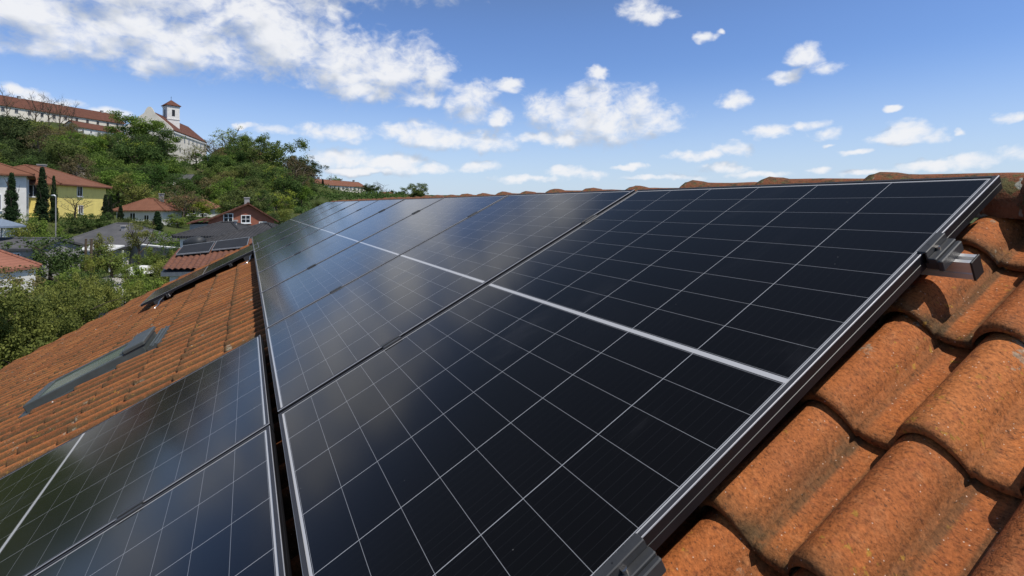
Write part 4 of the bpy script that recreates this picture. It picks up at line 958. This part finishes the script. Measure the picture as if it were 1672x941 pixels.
# ------------------------------------------------------------------ hillside wood
rs = np.random.default_rng(21)
KL = dict(bushy='mid green broadleaf tree in the wood on the hillside', dark='dark green broadleaf tree in the wood on the hillside', fresh='fresh yellow green tree in the wood on the hillside', brown='brown budding tree in the wood on the hillside')
cnt = 0; placed = []
kinds = ['bushy', 'dark', 'fresh', 'brown']
tries = 0
BUILD = [(lat(134, 66), 66, 14), (lat(225, 79), 79, 9), (lat(252, 98), 98, 8), (lat(275, 106), 106, 8), (lat(300, 94), 94, 6), (lat(390, 60), 60, 12), (lat(280, 232), 232, 6), (lat(20, 56), 56, 11), (lat(276, 152), 152, 5)]
while cnt < 215 and tries < 6000:
    tries += 1
    x = rs.uniform(-40, 560); d = math.sqrt(rs.uniform(84**2, 262**2))
    l = lat(x, d); z = float(hgt(l, d)); y = CY-(z-CAM.z)/d*FOC
    # keep to the wooded slope: not in front of church / convent walls
    if 262 < x < 350 and d > 196: continue
    if -60 < x < 205 and d > 176: continue
    if 505 < x < 560 and d > 235: continue
    if x > 470 and d < 120: continue
    if any(math.hypot(l-a, d-b) < c for a, b, c in BUILD): continue
    if any(math.hypot(l-a, d-b) < 3.6+.012*d for a, b in placed): continue
    px = x+rs.normal()*15
    w = [.34, .38, .16, .12]
    if px < 150 and d > 140: w = [.34, .22, .14, .30]
    elif 150 < px < 330: w = [.30, .52, .12, .06]
    elif 330 < px < 480 and d > 150: w = [.28, .48, .08, .16]
    elif px > 380: w = [.34, .30, .18, .18]
    k = rs.choice(4, p=w); kk = kinds[k]; h = rs.uniform(5.0, 9.6)*(1.0 if d > 120 else .76)*(1.35 if rs.random() < .2 else 1.)
    if 190 < x < 360 and d > 180: h *= .7
    if 262 < x < 352 and d > 120: h *= .45
    if x < 205 and d > 135: h *= .72
    ytop = CY-(z+h-CAM.z)/d*FOC
    lim = 325 if 500 < x < 612 else 266 if 272 < x < 352 else 190 if x < 130 else 214 if x < 206 else 0
    if ytop < lim:
        h *= max(.35, 1-(lim-ytop)/FOC*d/h)
        if CY-(z+h-CAM.z)/d*FOC < lim: continue
    plant(kk, ld(l, d)-Vector((0, 0, .3)), h, h*rs.uniform(.85, 1.2), KL[kk]+(', upper slope' if d > 170 else ', middle slope' if d > 120 else ', foot of the slope'), 'tree', 'hillside wood: '+kk+(' upper' if d > 170 else ' middle' if d > 120 else ' foot'))
    placed.append((l, d)); cnt += 1
# undergrowth filling the wood: nobody could count it
n = 4300; C = []; Rr = []; k = 0
while len(C) < n:
    x = rs.uniform(-420, 660); d = math.sqrt(rs.uniform(80**2, 330**2)); l = lat(x, d)
    if any(math.hypot(l-a, d-b) < c*.8 for a, b, c in BUILD): continue
    if 262 < x < 355 and d > 222: continue
    if -60 < x < 205 and d > 182: continue
    if 500 < x < 612 and d > 240: continue
    p = ld(l, d); s = rs.uniform(.6, 1.7); C.append((p.x, p.y, p.z+s*.45)); Rr.append(s)
V, F, T = leaf_cloud(C, Rr, 26, .55, rs)
tag(link('undergrowth', np_mesh('undergrowth', V, F, M['leafdark'], T)), 'low green undergrowth covering the hillside between the trees', None, None, 'stuff')
n = 620; C = []; Rr = []
while len(C) < n:
    x = rs.uniform(-320, 470); d = rs.uniform(22, 60); l = lat(x, d); z = float(hgt(l, d))
    p = ld(l, d); s = rs.uniform(.2, .55); C.append((p.x, p.y, p.z+s*.4)); Rr.append(s)
V, F, T = leaf_cloud(C, Rr, 60, .14, rs)
tag(link('garden_ground_cover', np_mesh('garden_ground_cover', V, F, M['leafbush'], T)), 'low ground cover plants over the garden beds', None, None, 'stuff')

# ------------------------------------------------------------------ sky, sun, clouds
SUN = (ES*.95+ER*-.60+NN*1.).normalized()
elev = math.asin(SUN.z); azim = math.atan2(SUN.x, SUN.y)
world = bpy.data.worlds.new('World'); scene.world = world; world.use_nodes = True
world.cycles.sampling_method = 'MANUAL'; world.cycles.sample_map_resolution = 256
wt = NT(world.node_tree); bg = next(n for n in wt.n if n.type == 'BACKGROUND')
sky = wt.new('ShaderNodeTexSky', sky_type='NISHITA'); sky.sun_disc = False; sky.sun_elevation = elev; sky.sun_rotation = azim
sky.air_density = 1.0; sky.dust_density = .6; sky.ozone_density = 1.6; sky.altitude = 300
def azel(x, y):
    d = at(x, y, 1)-CAM; return math.atan2(d.x, d.y), math.atan2(d.z, math.hypot(d.x, d.y))
CL = [(200,-20,330,75),(60,25,120,48),(190,42,140,62),(300,80,95,48),(250,105,60,22),(330,105,30,18),(400,20,150,50),(480,65,110,62),(570,105,105,52),(650,110,80,48),(705,122,38,34),(600,150,70,18),(690,160,36,18),(450,90,60,40),(120,60,90,35),(520,20,50,30),
      (770,168,46,34),(738,175,20,20),(815,190,22,18),(450,211,42,11),(520,215,40,15),(562,219,52,16),(650,218,40,18),(690,222,52,24),(745,228,50,16),(795,232,50,19),
      (900,180,40,30),(960,178,62,40),(1030,185,62,40),(985,205,105,34),(1075,195,30,22),(975,118,22,13),(830,140,26,11),(920,228,45,12),(880,225,50,10),
      (560,258,50,15),(640,265,60,15),(700,275,45,10),(600,280,80,8),(790,271,38,9),(860,292,60,6),
      (1040,12,34,22),(1068,24,34,16),(1153,60,18,10),(1175,52,8,7),(1320,92,34,20),(1345,110,34,14),(1285,125,34,12),(1205,163,28,15),(1190,170,24,9),
      (1255,216,34,13),(1325,203,30,10),(1350,220,28,11),(1440,222,30,12),(1480,218,50,18),(1520,222,34,14),(1404,247,26,6),(1355,240,13,4),(1568,216,10,5),
      (1120,255,40,9),(1160,252,26,8),(1200,243,36,13),(1185,275,40,9),(1240,285,60,7),(925,280,34,10),(970,284,30,10),(1026,272,28,6),(1335,276,18,6),(1090,290,60,6),
      (1650,190,24,9),(1456,177,16,7),(1520,272,60,8),(1590,262,60,13),(1650,250,40,16),(1420,282,60,6),(15,145,26,16),(50,160,40,14),(100,172,50,10),(180,185,40,9),(400,205,16,6),(90,60,80,40),
      (1740,120,60,40),(1900,220,110,30),(-120,60,120,50),(-260,160,120,40),(-420,40,160,50),(-800,60,200,60),(250,-90,170,40),(720,-60,120,55),(560,-60,150,60)]
grp = bpy.data.node_groups.new('CloudField', 'ShaderNodeTree')
grp.interface.new_socket('P', in_out='INPUT', socket_type='NodeSocketVector'); grp.interface.new_socket('D', in_out='OUTPUT', socket_type='NodeSocketFloat'); grp.interface.new_socket('S', in_out='OUTPUT', socket_type='NodeSocketFloat')
gt = NT(grp); gi = gt.new('NodeGroupInput'); go = gt.new('NodeGroupOutput'); P0 = gi.outputs[0]
warp = gt.noise(gt.scale(P0, (1, 1.4, 0)), 22, 3, .55, out=1, dim='2D')
P1 = gt.vmath('ADD', P0, gt.vmath('MULTIPLY', gt.vmath('SUBTRACT', warp, (.5, .5, .5)), (.035, .022, 0)))
acc = None
for (x, y, rx, ry) in CL:
    a, e = azel(x, y); a1, _ = azel(x+rx, y); a0, _ = azel(x-rx, y); _, e1 = azel(x, y-ry); _, e0 = azel(x, y+ry)
    kk_ = 1.28 if rx > 45 else 1.2
    ra, re = max(.004, (a1-a0)/2*kk_), max(.003, (e1-e0)/2*kk_)
    v = gt.vmath('MULTIPLY_ADD', P1, (1/ra, 1/re, 0), (-a/ra, -e/re, 0)); ln = gt.vmath('LENGTH', v)
    if acc is None: acc = ln
    else:
        n = gt.new('ShaderNodeMath', operation='SMOOTH_MIN'); gt.put(n.inputs[0], acc); gt.put(n.inputs[1], ln); n.inputs[2].default_value = .25; acc = n.outputs[0]
P2 = gt.scale(P0, (1, 1.35, 0))
big = gt.noise(P2, 15, 9, .60, .35, dim='2D'); low = gt.noise(P2, 15, 2.5, .5, .1, dim='2D')
base_ = gt.math('SUBTRACT', 1.0, gt.math('POWER', acc, 1.7))
D = gt.math('ADD', base_, gt.math('MULTIPLY', gt.math('SUBTRACT', big, .5), 1.75))
D = gt.math('ADD', D, gt.math('MULTIPLY', gt.math('SUBTRACT', gt.noise(gt.scale(P0, (1, 1.6, 0)), 46, 4, .55, .4, dim='2D'), .52), .85))
S = gt.math('ADD', gt.math('MULTIPLY', base_, 1.1), gt.math('MULTIPLY', gt.math('SUBTRACT', low, .5), 1.25))
S = gt.math('ADD', S, gt.math('MULTIPLY', gt.math('SUBTRACT', gt.noise(gt.scale(P0, (1, 1.2, 0)), 34, 2, .5, 0, dim='2D'), .5), .5))
gt.l.new(D, go.inputs[0]); gt.l.new(S, go.inputs[1])
gen = wt.new('ShaderNodeTexCoord').outputs['Generated']; sp = wt.new('ShaderNodeSeparateXYZ'); wt.l.new(gen, sp.inputs[0])
az = wt.math('ARCTAN2', sp.outputs[0], sp.outputs[1]); el = wt.math('ARCSINE', sp.outputs[2])
cb = wt.new('ShaderNodeCombineXYZ'); wt.l.new(az, cb.inputs[0]); wt.l.new(el, cb.inputs[1]); PV = cb.outputs[0]
def field(vec):
    g = wt.new('ShaderNodeGroup', node_tree=grp); wt.put(g.inputs[0], vec); return g.outputs
(D0, S0), (_, S1) = field(PV), field(wt.vmath('ADD', PV, (.012, .030, 0)))
alpha = wt.smooth(D0, .0, 1.15)
lit = wt.smooth(wt.math('SUBTRACT', S0, S1), -.70, .30)
ccol = wt.mix(lit, (4.9, 5.45, 6.4), (8.9, 9.0, 9.3))
tintc = wt.mix(wt.smooth(el, R(17), R(33)), (.93, 1.12, 1.50), (.95, .93, .92))
skyc = wt.mix(1.0, sky.outputs[0], tintc, 'MULTIPLY')
# low pale haze towards the horizon
hz = wt.smooth(el, .26, -.02)
skyc = wt.mix(wt.math('MULTIPLY', hz, .72), skyc, (6.0, 7.1, 8.6))
col = wt.mix(wt.math('MULTIPLY', alpha, .96), skyc, ccol)
wt.l.new(col, bg.inputs[0]); bg.inputs[1].default_value = .10
sun = bpy.data.lights.new('sun', 'SUN'); sun.energy = 4.2; sun.angle = R(.53); sun.color = (1, .955, .88)
so = link('sun', sun); so.rotation_euler = (-SUN).to_track_quat('-Z', 'Y').to_euler()

# ------------------------------------------------------------------ camera and render settings
cam = bpy.data.cameras.new('camera'); co = link('camera', cam, None, CAM, (math.pi/2, 0, -YAW))
cam.sensor_width = 36; cam.lens = 36*FOC/PW; cam.shift_y = -(470.5-CY)/PW; cam.clip_start = .02; cam.clip_end = 9000
scene.camera = co
scene.view_settings.view_transform = 'Standard'; scene.view_settings.look = 'None'; scene.view_settings.exposure = 0; scene.view_settings.gamma = 1
scene.render.engine = 'CYCLES'
c = scene.cycles; c.use_denoising = True; c.max_bounces = 6; c.diffuse_bounces = 3; c.glossy_bounces = 3; c.transmission_bounces = 3; c.transparent_max_bounces = 4
c.use_adaptive_sampling = True; c.adaptive_threshold = .01
